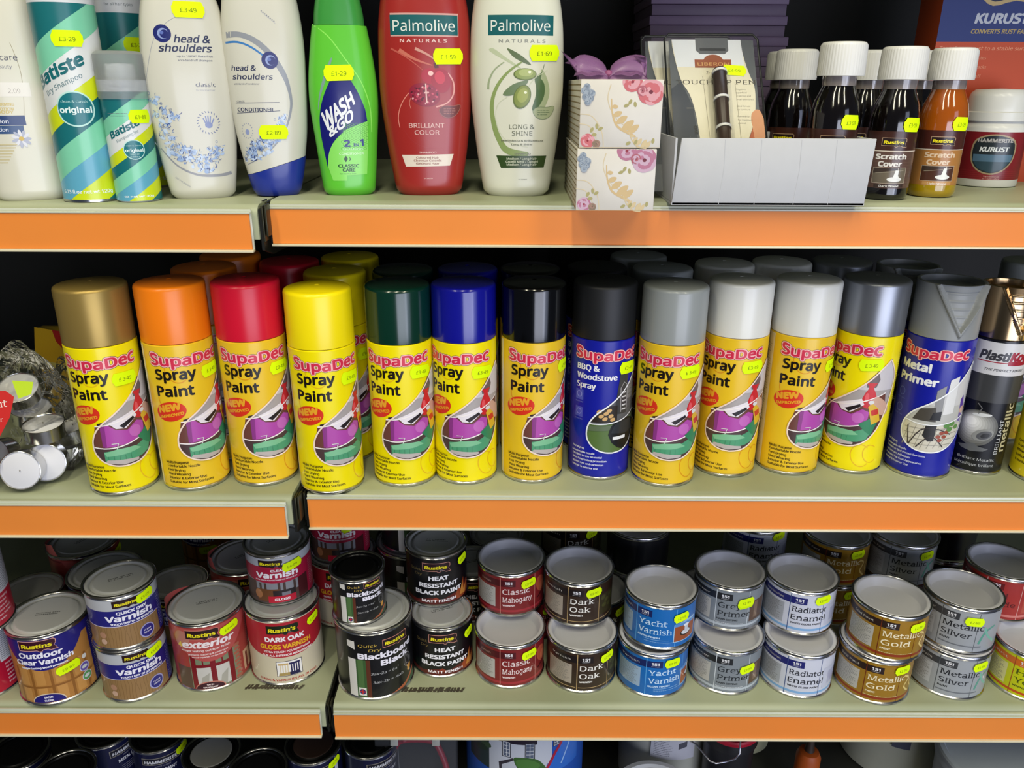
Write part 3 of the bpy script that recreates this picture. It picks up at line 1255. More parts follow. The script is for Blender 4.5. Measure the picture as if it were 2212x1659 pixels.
def x_yacht(a):
    a.poly(smooth_pts([(29, 9), (29, 30), (33, 34), (62, 36), (62, 9)], 2), '9cc4e4')
    a.poly(rc(30, 10, 62, 30), '9a5030')
    a.poly(rc(30, 30, 62, 34), '5a90cc')
    a.ell(46, 20, 8.5, 4.2, '2a2420')
    a.ell(46, 20.5, 7, 3.2, 'd8dade')
    a.rect(43.5, 20, 49, 30, 'c8ccd4')
    a.ell(46, 30, 4.4, 1.8, 'e8eaf0')
    a.rect(-6, 12.4, 24, 12.8, '9cc4e4')
    a.blurb(-6, 8, 30, 11, 1, '9cc4e4')


def x_grey(a):
    a.poly(rc(34, 12, 60, 40), '5a4438')
    a.rect(40, 16, 46, 38, '7a6250')
    a.blurb(-6, 9, 28, 12, 1, 'e4e6e8')


def x_gold(a):
    a.stroke([(50, 12), (40, 22), (46, 32), (38, 38)], 2.2, 'e4c878', sm=4)
    a.stroke([(58, 14), (50, 24), (56, 36)], 2.2, 'd8b860', sm=4)
    a.blurb(-6, 9, 34, 12, 1, 'e8d8a8')


def x_silver(a):
    a.stroke([(36, 14), (42, 30), (54, 36)], 2.6, '5a9a88', sm=4)
    a.stroke([(58, 14), (46, 24), (40, 36)], 2.6, '78b4a0', sm=4)
    a.rect(-6, 9.0, 40, 10.6, '6c7076')


def bm_(a, r=SR):
    return a.build('printed_wrap', cyl(r - .0010), PRINT, 3.0)


A151 = {
    'mahog': ('7c1f22', bm_(art_151('7c1f22', '4c1018', ['Classic', 'Mahogany'], 'VARNISH', 'ead8d4', 'c88478', 'a02c34', None, tw=(34, 38), extra=x_mahog, s0=-12, left=' '))),
    'dark': ('33231a', bm_(art_151('33231a', '1c1416', ['Dark', 'Oak'], 'VARNISH', 'f0ece4', 'b89a68', None, None, tw=(30, 25), extra=x_dark, box_='a89c8c', left='Varnish'))),
    'yacht': ('1668b4', bm_(art_151('1668b4', '16245c', ['Yacht', 'Varnish'], 'GLOSS FINISH', 'c8e0f4', '58a0dc', None, None, tw=(34, 40), extra=x_yacht, box_='98b0c8', s0=-14, left='Varnish'))),
    'grey': ('7f868c', bm_(art_151('7f868c', '24262a', ['Grey', 'Primer'], 'HARD DRYING', '22262c', 'd0d6da', 'b4bcc2', None, tw=(28, 39), extra=x_grey, left='Primer'))),
    'rad': ('cdd0dc', bm_(art_151('cdd0dc', '20246c', ['Radiator', 'Enamel'], 'WHITE GLOSS PAINT', '1c1e28', '3c5080', '7ca8d4', [(rc(36, 12, 62, 40), 'c0c4d4'), (rc(44, 16, 60, 34), 'a8acc4')], box_='a4a8b0', left='Satinic Gloss Paint'))),
    'gold': ('9c7420', bm_(art_151('9c7420', '2c1c18', ['Metallic', 'Gold'], 'PAINT', 'f0e4c0', '6c2c14', '8c3418', None, tw=(44, 32), extra=x_gold, left='Gold Paint'))),
    'silver': ('9ea2a6', bm_(art_151('9ea2a6', '3c3e42', ['Metallic', 'Silver'], 'PAINT', '26282c', '54585c', None, None, tw=(44, 32), extra=x_silver, box_='b4b8bc', left='Silver Paint'))),
    'hivis': ('c8cc10', bm_(art_151('c8cc10', 'd06a20', ['Hi-Vis', 'Yellow'], 'WARNING PAINT', '4a5410', 'a04818', 'c04c1c', [(rc(36, 12, 60, 40), 'e0e030')], box_='d8d490', left='Paint'))),
    'red': ('a8302c', bm_(art_151('a8302c', '6c1818', ['Red', 'Oxide'], 'PRIMER', '5c1414', 'd8a8a0', 'd88078', [(rc(36, 12, 60, 40), 'b85040')], box_='cfa098', left='Primer', tw=(22, 32)))),
}


def t151(kind, px, py, z, turn, label, tag=None, group=None):
    base, me = A151[kind]
    p = stand(px, py, z, SR)
    return tin(kind, SR, SH, base, me, 'deep', label, p, turn, tag, group)


Z2 = ZB + SH
TG = 23.0


def tg(s, t, txt='£2·99', rot=8, two=False, w=20.0):
    return (s, t, txt, w, 11.0, rot, two)


t151('mahog', 1101, 1487, ZB, .05, 'mahogany varnish tin at the bottom of its stack, left of the dark oak pair', tg(22, 45))
t151('mahog', 1103, 1332, Z2, .02, 'mahogany varnish tin on top of its stack, right of the heat resistant tins', tg(22, 45))
t151('dark', 1256, 1497, ZB, .10, 'dark oak varnish tin at the bottom of its stack beside the blue tins', tg(30, 46))
t151('dark', 1250, 1354, Z2, -.10, 'dark oak varnish tin on top of its stack with white recessed lid', tg(24, 47))
t151('yacht', 1411, 1507, ZB, .25, 'bright blue yacht varnish tin at the bottom of its stack', tg(15, 48, rot=2))
t151('yacht', 1427, 1404, Z2, -.25, 'bright blue yacht varnish tin on top, turned to show its picture', tg(38, 43))
t151('grey', 1570, 1501, ZB, -.02, 'grey primer tin at the bottom of its stack', tg(30, 36))
t151('grey', 1576, 1364, Z2, -.10, 'grey primer tin on top of its stack with a doubled price sticker', tg(28, 41, two=True))
t151('rad', 1727, 1509, ZB, -.02, 'white radiator enamel tin at the bottom of its stack')
t151('rad', 1731, 1373, Z2, .0, 'white radiator enamel tin on top of its stack with price sticker', tg(30, 49))
t151('gold', 1895, 1522, ZB, .05, 'metallic gold paint tin at the bottom of the front stack', tg(33, 48, rot=4))
t151('gold', 1925, 1430, Z2, .08, 'metallic gold paint tin on top of the front stack', tg(33, 46, rot=6))
t151('silver', 2060, 1512, ZB, .0, 'metallic silver paint tin at the bottom of the front stack', tg(38, 47))
t151('silver', 2082, 1413, Z2, -.2, 'metallic silver paint tin on top of the front stack', tg(27, 44, rot=0))
t151('hivis', 2236, 1521, ZB, -.1, 'high visibility yellow paint tin cut by the right edge of the photo')
t151('red', 2170, 1344, Z2 + .001, -.1, 'red oxide primer tin on the right behind the yellow tin')


# second rows, standing behind the front stacks
def cback(kind, px, py, zrim, lab, zoff, drop=()):
    """px,py = lowest point of the rim front"""
    s_ = TINS[kind]
    r = SR
    p = stand(px, py, zrim, r)
    return clone(s_, (p.x, p.y, zoff + CAMZ), face_cam(p, random.uniform(-.15, .1)), lab, keep=lambda n: not any(n.startswith(d) for d in drop))


back = []
for (kind, px, py, lab) in (('gold', 1815, 1182, 'metallic gold paint tin in the shaded rear row'),
                            ('silver', 1972, 1181, 'metallic silver paint tin in the shaded rear row'),
                            ('rad', 1683, 1185, 'white radiator enamel tin in the shaded rear row'),
                            ('dark', 1254, 1167, 'dark oak varnish tin in the shaded rear row')):
    o = cback(kind, px, py, Z2 + SH, lab + ', topmost there', Z2)
    if kind == 'rad' or kind == 'dark':
        add_tag(o, SR, 33, 52, '£2·99', 20.0, 11.0, 8)
    # the tin of the same paint that carries it
    c = clone(TINS[kind], (o.location.x, o.location.y, ZB + CAMZ), o.rotation_euler.z, lab + ', under another one')
# lower tins of the rear row that carry the set back upper ones
for (kind, px) in (('mahog', 1103), ('dark', 1252), ('grey', 1576), ('rad', 1731), ('red', 2226)):
    f = [o for o in COL.objects if o.get('category') == 'paint tin' and abs(o.location.z - (ZB + CAMZ)) < .001
         and o.location.y < .85 and o['label'].startswith({'red': 'high vis', 'mahog': 'mahog', 'dark': 'dark oak', 'grey': 'grey primer', 'rad': 'white radiator'}[kind])][0]
    n = Vector((f.location.x, f.location.y, 0)).normalized()
    q = Vector(f.location) + Vector((n.x * .4, .0895, 0))
    word = {'mahog': 'mahogany varnish', 'dark': 'dark oak varnish', 'grey': 'grey primer', 'rad': 'white radiator enamel', 'red': 'red oxide primer'}[kind]
    clone(TINS[kind], (f.location.x + .004, f.location.y + .0885, f.location.z), f.rotation_euler.z + .1, word + ' tin hidden behind its front stack, carrying the upper tin')
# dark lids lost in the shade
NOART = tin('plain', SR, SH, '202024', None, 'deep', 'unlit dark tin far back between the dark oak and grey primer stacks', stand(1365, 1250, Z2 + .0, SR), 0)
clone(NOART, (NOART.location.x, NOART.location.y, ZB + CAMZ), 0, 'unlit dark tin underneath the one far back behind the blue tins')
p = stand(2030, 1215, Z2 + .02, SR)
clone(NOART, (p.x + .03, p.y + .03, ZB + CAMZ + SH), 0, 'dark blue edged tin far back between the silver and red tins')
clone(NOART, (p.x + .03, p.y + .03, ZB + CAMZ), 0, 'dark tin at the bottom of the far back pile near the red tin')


# ---------------- larger lettered varnish tins
def a_outdoor():
    a = Art()
    a.rect(-140, 3.5, 140, 78, 'b07a3c')
    for k, x in enumerate((-40, -22, -2, 18, 36)):
        a.rect(x, 3.5, x + 3, 52, '8e5c28')
        a.rect(x + 5, 6, x + 15, 24, 'c48e4c')
        a.rect(x + 5, 28, x + 15, 50, 'c08a48')
    a.rect(-44, 24, 44, 26.5, '8e5c28')
    a.ell(37, 46, 3, 3, 'e0ddd4')
    a.poly([(-140, 88)] + [(x, 48 + (abs(x + 4) / 44) ** 2.2 * 30) for x in range(-56, 50, 6)] + [(50, 88)], '241f74')
    a.rect(48, 3.5, 100, 88, '241f74')
    a.rect(-100, 3.5, -52, 88, '241f74')
    a.blurb(52, 10, 72, 84, 26, 'c8c8e0', .6, 3)
    rustins(a, -27, 76, 38, '3a1020', 'd8a098')
    a.text('Outdoor', -31, 65.5, 8, 'f0eef8', 47, bold=0.043, sh=.1)
    a.text('Clear Varnish', -36, 56.5, 7.4, 'f0eef8', 62, bold=0.043, sh=.05)
    a.text('longer lasting wood protection', -30, 51, 3, 'f0eef8', 50, bold=0.040)
    for (x, y, c) in ((35, 33, '6a5aa8'), (36, 20, '5a9a5c')):
        a.ell(x, y, 6.2, 6.2, 'd8d4e4')
        a.ell(x, y, 5.4, 5.4, c)
        a.ell(x, y, 3.6, 2.2, 'd0d8d4')
    a.ell(-8, 4.5, 18, 12, 'd8c8b0', a0=0, a1=180)
    a.ell(-8, 4.2, 17, 11, '241f74', a0=0, a1=180)
    a.text('SATIN', -8, 10, 3, 'f0eef8', al='c', bold=.03)
    a.text('CLEAR', -8, 5.6, 3, 'f0eef8', al='c', bold=.03)
    return a


def a_quick():
    a = Art()
    a.rect(-122, 3.5, 122, 32, '94734a')
    rr = random.Random(3)
    for k in range(34):
        x = -60 + k * 3.4
        a.stroke([(x, 3.6), (x + rr.uniform(-1, 1), 14), (x + rr.uniform(-1.5, 1.5), 24), (x, 32)], .5, '82623c')
    a.rect(-122, 32, 122, 52, '262478')
    a.rect(-122, 31.2, 122, 32, 'd8cfe4')
    a.rect(-122, 52, 122, 66, 'b6b8bc')
    rustins(a, -9, 55.5, 27, '2a1414', '2a1414')
    a.text('QUICK DRY', -7, 46.5, 4.2, 'f0eef8', 33, bold=0.038)
    a.text('Varnish', -20, 38.2, 8.4, 'f0eef8', 52, bold=0.043, sh=.05)
    a.text('TOUCH DRY IN 30 MINUTES', -15, 33.4, 3.0, 'f0eef8', 48, bold=0.040)
    a.ell(22, 15, 9, 9, '2c2a80')
    a.ring(22, 15, 8.2, 8.2, 1.4, 'a8a4cc')
    a.text('CLEAR', 22, 15.6, 2.2, 'e8e4f0', 9, al='c', bold=.03)
    a.text('SATIN', 22, 12.2, 2.2, 'e8e4f0', 9, al='c', bold=.03)
    a.ell(-26, 20, 4, 4, 'b08468')
    a.ell(-26, 11.5, 3.6, 3.6, 'c8a48c')
    a.rect(40, 3.5, 60, 40, '262478')
    a.blurb(42, 6, 56, 50, 14, 'b8b4dc', .5, 4)
    return a


def a_exterior():
    a = Art()
    a.rect(-140, 3.5, 140, 88, 'a03a34')
    a.rect(-44, 4, -22, 34, '5c4438')
    a.rect(-24, 4, 34, 50, '7a8468')
    for x in (-23, -1, 20):
        a.rect(x, 4, x + 6, 52, '7a1420')
    for (x0, x1) in ((-17, -1), (5, 20)):
        a.rect(x0, 6, x1, 34, 'c8c4bc')
        a.poly([(x0 + 2, 6), (x1 - 5, 6), (x1 - 2, 26), (x0 + 5, 20)], 'a8a498')
        a.rect((x0 + x1) / 2 - .8, 34, (x0 + x1) / 2 + .8, 50, '7a1420')
    a.rect(-22, 34, 26, 38, '7a1420')
    for k in range(9):
        a.rect(27 + (k % 2) * 1.5, 5 + k * 5.4, 36, 9 + k * 5.4, 'a8604c')
    a.rect(40, 8, 56, 34, 'c8a07c')
    a.rect(44, 8, 48, 30, '6c2a24')
    a.poly([(-140, 88)] + [(x, 42 + (abs(x - 2) / 44) ** 2.2 * 32) for x in range(-60, 60, 6)] + [(140, 88)], 'b4504c')
    a.ell(-30, 72, 10, 12, 'b87868')
    rustins(a, -24, 74, 37, '2c1418', 'c07868')
    a.text('4', -36, 62, 8, 'e0c040', bold=0.040)
    a.text('exterior', -31, 62, 10.5, 'f0e4e4', 60, bold=0.043, sh=.22)
    a.text('longer lasting outdoor finish', -32, 56.5, 3.2, 'e8d4d0', 56, bold=.03)
    a.text('prevents cracking & peeling as', -24, 51.6, 2.4, 'e8d4d0', 45, bold=.03)
    a.text('wood expands or contracts', -20, 48, 2.4, 'e8d4d0', 38, bold=.03)
    a.blurb(52, 36, 74, 86, 18, 'd8b4ac', .6, 6)
    a.ell(-4, 4.2, 17, 10, 'c87c6c', a0=0, a1=180)
    a.ell(-4, 4, 16, 9, '3c1424', a0=0, a1=180)
    a.text('SATIN', -4, 8.6, 2.6, 'e8d4d0', al='c', bold=.03)
    a.text('MAHOGANY', -4, 5, 2.6, 'e8d4d0', al='c', bold=.03)
    return a


def a_clearv():
    a = Art()
    a.rect(-122, 3.5, 122, 32, '54403a')
    a.rect(-30, 18, 30, 34, '8a8a90')
    for x in (-26, -20, -4, 2, 14):
        a.rect(x, 18, x + 3, 30, '4a3a34')
    a.rect(-30, 6, -2, 22, '6c4428')
    a.rect(-10, 8, 16, 20, '2c2426')
    a.rect(0, 12, 10, 17, '7c7c84')
    a.ell(-28, 15, 5, 6, 'a87048')
    a.rect(20, 4, 34, 40, '4a1c20')
    a.rect(-122, 52, 122, 64, 'b0b2b8')
    a.poly([(-122, 52)] + [(x, 30 + (abs(x) / 40) ** 2 * 3.2) for x in range(-50, 51, 10)] + [(122, 52)], 'a81c3c')
    a.rect(34, 3.5, 100, 52, 'a0183a')
    rustins(a, -24, 52, 28, '241418', None)
    a.text('CLEAR', -2, 45.5, 3.4, 'f0e8ec', 17, al='c', bold=0.038)
    a.text('Varnish', -29, 37.4, 8.6, 'f4eef0', 50, bold=0.043, sh=.04)
    a.text('EXTRA TOUGH POLYURETHANE FOR INTERIOR USE', -30, 33.6, 2.0, 'f0e8ec', 50, bold=.03)
    a.rect(-16, 4, 16, 12.5, 'c01c34')
    a.text('GLOSS', 0, 6.6, 3.6, 'f4e8ec', 18, al='c', bold=0.040)
    a.blurb(38, 10, 54, 46, 12, 'd898a4', .5, 9)
    return a


def a_darkoak():
    a = Art()
    a.rect(-140, 3.5, 140, 90, 'cfc4a8')
    a.poly([(-140, 88)] + [(x, 40 + (abs(x) / 44) ** 2.1 * 6) for x in range(-60, 61, 6)] + [(140, 88)], 'b02430')
    rustins(a, -21, 73, 37, '1c2414', None, "Rustin's")
    a.text('DARK OAK', -24, 62.5, 7.2, 'f2ecec', 46, bold=0.043)
    a.text('GLOSS VARNISH', -31, 52.5, 7.2, 'eab428', 61, bold=0.043)
    a.text('EXTRA TOUGH POLYURETHANE', -27, 47, 3.2, 'f2e4e0', 56, bold=.035)
    a.text('FOR ALL INTERIOR WOODWORK', -29, 42, 3.2, 'f2e4e0', 60, bold=.035)
    a.rect(-14, 13, 16, 34.5, '3a3440')
    a.rect(-13.3, 13.7, 15.3, 33.8, 'eeeae4')
    a.rect(-12, 29, 0, 31.4, 'c8a870')
    a.rect(1, 29, 13.5, 31.6, '1c1850')
    for k in range(4):
        a.rect(-10 + k * 2.8, 18, -8.6 + k * 2.8, 29, 'd8c8a8')
        a.rect(2.4 + k * 2.9, 18, 4.0 + k * 2.9, 29, '1c1850')
    a.poly([(-12, 14), (-11, 18), (1, 18.5), (1, 14)], 'a89058')
    a.poly([(1, 14), (1, 18.5), (12, 18.5), (14, 14)], '181444')
    a.text('STAINS & VARNISHES ALL IN ONE!', -37, 6.5, 3.6, 'b04438', 72, bold=.03)
    return a


def a_blackboard(sc=1.0):
    a = Art()
    a.rect(-36, 3.5, -26, 80, 'd8d4cc')
    a.rect(-26, 3.5, -14, 62, '3c5c34')
    a.rect(-24, 8, -17, 58, '4f7040')
    a.rect(-14, 3.5, -9, 62, '5c3020')
    a.poly([(-36, 56), (-9, 56), (-9, 64), (-36, 72)], '141418')
    a.poly([(-9, 3.5), (14, 3.5), (34, 9), (52, 20), (52, 15), (34, 4), (30, 3.5)], 'b0603c')
    a.poly([(32, 3.5), (52, 14), (70, 14), (70, 3.5)], '2c5438')
    a.stroke([(38, 30), (41, 24), (45, 30)], 1.4, 'd8a030')
    a.ell(42, 25, 3, 5, 'd89a40', -20)
    rustins(a, 7, 71, 32, '241418', 'd08878')
    a.text('Quick', -22, 73.5, 4.6, 'c8a848', 22, sh=.2)
    a.text('Dry', -10, 67.5, 4.6, 'c8a848', 14, sh=.2)
    a.text('Blackboard', -23, 57.5, 8.6, 'eeeaf4', 70, bold=0.043)
    a.text('Black', 3, 47, 8.6, 'eeeaf4', 37, bold=0.043)
    a.text('3ax-2a = 6a', -9, 35, 4.2, 'b8b8b8', 31, sh=.15)
    a.text('2', 23.4, 37.6, 2.2, 'b8b8b8')
    a.text('3ax-2b = -6ab', -7, 23, 4.2, 'b8b8b8', 38, sh=.1)
    a.ring(39, 38, 6, 9, .5, '9a9a9a')
    a.ring(39, 38, 3.6, 5.6, .4, '8a8a8a')
    a.stroke([(31, 46), (36, 50), (40, 48)], .5, '9a9a9a')
    a.rect(-24, 6, -15, 17, 'e0dcd0')
    a.ell(-19.5, 11.5, 3.6, 3.8, '28306c')
    a.rect(-23, 10.7, -16, 12.3, 'c03034')
    a.rect(-20.3, 8, -18.7, 15, 'c03034')
    return a


def a_heat():
    a = Art()
    a.poly([(-60, 3.5), (60, 3.5), (60, 17), (44, 24), (34, 13), (20, 15), (6, 10), (-8, 13), (-26, 8), (-60, 10)], '5a1c18')
    a.poly([(22, 10), (30, 22), (32, 15), (38, 30), (40, 14), (46, 22), (50, 8), (40, 4), (26, 4)], '9a4420')
    a.poly([(30, 8), (36, 26), (38, 12), (44, 18), (42, 6)], 'd08a3c')
    a.poly([(-10, 8), (-2, 14), (4, 9)], '8a3420')
    rustins(a, -17, 50.5, 33, '2c1418', 'c88c7c')
    a.text('Quick', -36, 49, 4.2, '7c6a3c', 16, sh=.2)
    a.text('Dry', -29, 43, 4.2, '7c6a3c', 10, sh=.2)
    a.text('HEAT', 2, 37.5, 6.6, 'f0eef0', 25, al='c', bold=0.043)
    a.text('RESISTANT', 2, 27.5, 6.6, 'f0eef0', 50, al='c', bold=0.043)
    a.text('BLACK PAINT', 2, 17.5, 6.6, 'f0eef0', 61, al='c', bold=0.043)
    a.text('MATT FINISH', 2, 6.6, 4.4, 'f0e8e8', 44, al='c', bold=0.036)
    return a


def a_hammer():
    a = Art()
    a.rect(24, 3.5, 30, 66, 'c8ccd4')
    a.rect(-122, 3.5, -34, 66, '181c34')
    a.poly([(-30, 50), (18, 50), (22, 54), (17, 56), (20, 61), (-30, 61)], '8a8478')
    a.poly([(-29, 51), (17, 51), (20, 54), (16, 55.6), (18.4, 60), (-29, 60)], '1c1c28')
    a.text('HAMMERITE', -27, 52.6, 5.4, 'd0d0d4', 42, bold=0.038, sh=.15)
    a.text('DIRECT TO RUST', -4, 46, 2.2, 'a8a8b0', 20, al='c')
    a.text('METAL PAINT', -4, 38, 5.6, 'd8d8dc', 34, al='c', bold=0.038)
    a.blurb(-18, 20, 12, 32, 4, '9a9aa4', .6, 3)
    return a


LM = lambda a, r: a.build('printed_wrap', cyl(r - .0010), PRINT, 3.0)
R5, H5 = .0437, .095
R2, H2 = .0380, .0715
ME = {
    'outdoor': LM(a_outdoor(), R5), 'quick': LM(a_quick(), R2), 'ext': LM(a_exterior(), R5), 'clearv': LM(a_clearv(), R2),
    'darkoak': LM(a_darkoak(), R5), 'bb': LM(a_blackboard(), .0450), 'heat': LM(a_heat(), R2), 'ham': LM(a_hammer(), .0362),
}
ME['bbs'] = a_blackboard().build('printed_wrap', cyl(.031 - .001), PRINT, 2.5, scale=.66)
G = (LIDGREY,)
tin('outdoor', R5, H5, '241f74', ME['outdoor'], G, 'large purple and oak pictured outdoor varnish tin at far left front', stand(112, 1524, ZB, R5), -.22, (18, 44, '£8·89', 26, 11, 8), stamp=3)
tin('quick', R2, H2, 'b6b8bc', ME['quick'], G, 'quick dry varnish tin at the bottom of its pair', stand(284, 1517, ZB, R2), -.08, (26, 58, '£5·69', 22, 11, 10))
tin('quick2', R2, H2, 'b6b8bc', ME['quick'], G, 'quick dry varnish tin on top of its pair with stamped grey lid', stand(262, 1406, ZB + H2, R2), -.08, (26, 60, '£5·69', 22, 11, 10), stamp=5)
tin('ext', R5, H5, 'a03a34', ME['ext'], G, 'large brick red exterior varnish tin picturing a window', stand(452, 1494, ZB, R5), -.10, (26, 79, '£9·49', 24, 11, 12), stamp=6)
tin('darkoak', R5, H5, 'cfc4a8', ME['darkoak'], G, 'large red and cream dark oak varnish tin under a smaller red one', stand(614, 1481, ZB, R5), -.02, (37, 79, '£7·69', 20, 10, 12))
tin('clearv', R2, H2 - .003, 'b0b2b8', ME['clearv'], G, 'red and silver clear varnish tin standing on the large dark oak tin', stand(600, 1308, ZB + H5, R2), -.02, (15, 51, '£4·89', 24, 11, 10), stamp=7)
tin('bb', .045, H5, '121216', ME['bb'], G, 'large black chalkboard paint tin at the left end of the long shelf', stand(808, 1512, ZB, .045), .05)
tin('bbs', .031, .060, '121216', ME['bbs'], (BLACK_LID,), 'small black chalkboard paint tin standing on the large one', stand(773, 1351, ZB + H5, .031), .05)
tin('heat', R2, H2, '0e0e12', ME['heat'], G, 'black heat resistant paint tin at the bottom of its pair', stand(954, 1464, ZB, R2), .03, (36, 54, '£6·99', 17, 11, 14), stamp=8)
tin('heat2', R2, H2, '0e0e12', ME['heat'], G, 'black heat resistant paint tin on top of its pair', stand(942, 1311, ZB + H2, R2), .0, (36, 58, '£6·99', 17, 11, 14), stamp=9)


def lidback(kind, px, py, zb, h, r, lab, turn=0.0, lids=None):
    p = stand(px, py, zb + h, r)
    s_ = TINS[kind]
    return clone(s_, (p.x, p.y, zb + CAMZ), face_cam(p, turn), lab)


# rear tins of the left part (position = lowest point of the rim front)
lidback('ext', 112, 1232, ZB, H5, R5, 'large tin far back at left whose round grey lid lies in shade', .4)
lidback('quick', 78, 1290, ZB, H2, R2, 'low grey lidded tin just behind the purple outdoor varnish tin', .3)
lidback('outdoor', 210, 1272, ZB, H5 + .0, R5, 'large grey lidded tin behind the upper quick dry varnish tin', 1.2)
lidback('quick', 378, 1290, ZB, H2, R2, 'low tin with a shaded lid between the quick dry and exterior tins', -.5)
o1 = lidback('ext', 500, 1240, ZB, H5, R5, 'large shaded tin behind the exterior varnish and red varnish tins', .3)
o1.location.y = max(o1.location.y, .86)
p = at_z(262, 1150, ZB + 2 * H5)
tl = clone(TINS['outdoor'], (p.x, 1.02, ZB + CAMZ), -.2, 'purple labelled tin at the very back, lower one of two')
clone(TINS['outdoor'], (p.x, 1.02, ZB + H5 + CAMZ), -.3, 'purple labelled tin at the very back, raised on another')
# red wood stain pair cut by the left frame edge
a = Art()
a.rect(-140, 3.5, 140, 88, 'b01430')
a.rect(16, 40, 66, 84, 'c8c8cc')
a.blurb(18, 42, 60, 82, 16, '44444c', .6, 12)
for i, s_ in enumerate(('longer lasting', 'for outdoor', 'all types of', 'exterior wood', 'Clean brushes', 'in water')):
    a.text(s_, 20, 34 - i * 5, 3, 'ecc8cc', bold=.02)
me_red = LM(a, R5)
tin('redl', R5, H5, 'b01430', me_red, G, 'red tin at the bottom of the pile cut by the left photo edge', stand(-10, 1512, ZB, R5), .1)
tin('redu', R5, H5, 'b01430', me_red, G, 'red tin on top of the pile cut by the left photo edge', stand(-92, 1395, ZB + H5, R5), .1)
# chalkboard tins behind
sb = stand(792, 1268, ZB + H5, R2)
a_ = a_blackboard().build('printed_wrap', cyl(R2 - .001), PRINT, 2.5, scale=.8)
tin('bbm', R2, H2, '121216', a_, (BLACK_LID,), 'mid sized black chalkboard tin half hidden behind the small one', sb, .3, (20, 60, '£6·99', 14, 11, 12))
tin('bbm2', .045, H5, '121216', ME['bb'], G, 'second large chalkboard tin hidden behind the front one', Vector((sb.x, sb.y, ZB + CAMZ)), .3)
q = Vector((TINS['heat2'].location.x + .055, TINS['heat2'].location.y + .10, ZB + CAMZ))
clone(TINS['heat'], q, -.2, 'heat resistant paint tin in the rear row between the black and mahogany stacks')
q2 = Vector((TINS['darkoak'].location.x + .05, TINS['darkoak'].location.y + .105, ZB + CAMZ))
clone(TINS['darkoak'], q2, .2, 'red varnish tin in the gap shadow behind the dark oak tin')
clone(TINS['clearv'], (q2.x, q2.y, q2.z + H5), .2, 'red clear varnish tin in the gap shadow, upper of two')
for nm, (dx, dy, base_) in {'heatb': (0, .085, 'heat')}.items():
    f = TINS['heat']
    clone(f, (f.location.x + .002, f.location.y + .083, f.location.z), .1, 'heat resistant paint tin hidden behind its pair, carrying the upper one')

# ------------------------------------------------------------------ TOP ROW : bottles
def interp(prof, z):
    zs = [p[0] for p in prof]
    if z <= zs[0]:
        return prof[0][1:]
    for i in range(len(prof) - 1):
        if z <= prof[i + 1][0]:
            p0 = prof[max(i - 1, 0)]
            p1, p2 = prof[i], prof[i + 1]
            p3 = prof[min(i + 2, len(prof) - 1)]
            t = (z - p1[0]) / (p2[0] - p1[0])
            out = []
            for j in (1, 2):
                m1 = (p2[j] - p0[j]) / max(p2[0] - p0[0], 1e-6) * (p2[0] - p1[0])
                m2 = (p3[j] - p1[j]) / max(p3[0] - p1[0], 1e-6) * (p2[0] - p1[0])
                out.append((2 * t ** 3 - 3 * t * t + 1) * p1[j] + (t ** 3 - 2 * t * t + t) * m1 + (-2 * t ** 3 + 3 * t * t) * p2[j] + (t ** 3 - t * t) * m2)
            return tuple(out)
    return prof[-1][1:]


def sup(a, w, d, n):
    c, s_ = cos(a), sin(a)
    return (w * math.copysign(abs(s_) ** (2 / n), s_), -d * math.copysign(abs(c) ** (2 / n), c))


def loft(name, prof, z0, z1, m, n=2.4, rows=44, seg=64, slope0=0.0, slope1=0.0, cap0=True, cap1=True, grow=0.0, round0=0.0):
    vs_, fs = [], []
    for i in range(rows + 1):
        q = i / rows
        for k in range(seg):
            a = 2 * pi * k / seg
            zz = z0 + (z1 - z0) * q
            for _ in range(2):
                w, d = interp(prof, zz)
                x, y = sup(a, w + grow, d + grow, n)
                zz = (z0 + slope0 * x) * (1 - q) + (z1 + slope1 * x) * q
            if round0 and zz < round0:
                f = 1 - .10 * (1 - zz / round0) ** 2
                x, y = x * f, y * f
            vs_.append((x, y, zz))
    for i in range(rows):
        for k in range(seg):
            k2 = (k + 1) % seg
            fs.append((i * seg + k, i * seg + k2, (i + 1) * seg + k2, (i + 1) * seg + k))
    if cap0:
        fs.append(tuple(range(seg))[::-1])
    if cap1:
        fs.append(tuple(rows * seg + k for k in range(seg)))
    return sharpen(mesh(name, vs_, fs, m), 40)


def front(prof, n=2.4, grow=0.0):
    def f(s, t):
        def P(s, t):
            w, d = interp(prof, t)
            u = min(abs(s) / w, .995)
            return Vector((s, -d * (1 - u ** n) ** (1 / n), t))
        p = P(s, t)
        e = .0006
        du = P(s + e, t) - P(s - e, t)
        dv = P(s, t + e) - P(s, t - e)
        nn = du.cross(dv).normalized()
        if nn.y > 0:
            nn = -nn
        return p, nn
    return f


PL = dict(rough=.3, noise=.02, coat=.25)


def zc(cx0, cx1, ybot, kx, ky):
    """turns points read off an enlarged crop of the photo into label millimetres"""
    def f(*pts):
        out = [((x - (cx0 + (cx1 - cx0) * (y / ybot))) / kx, (ybot - y) / ky) for x, y in pts]
        return out if len(out) > 1 else out[0]
    return f


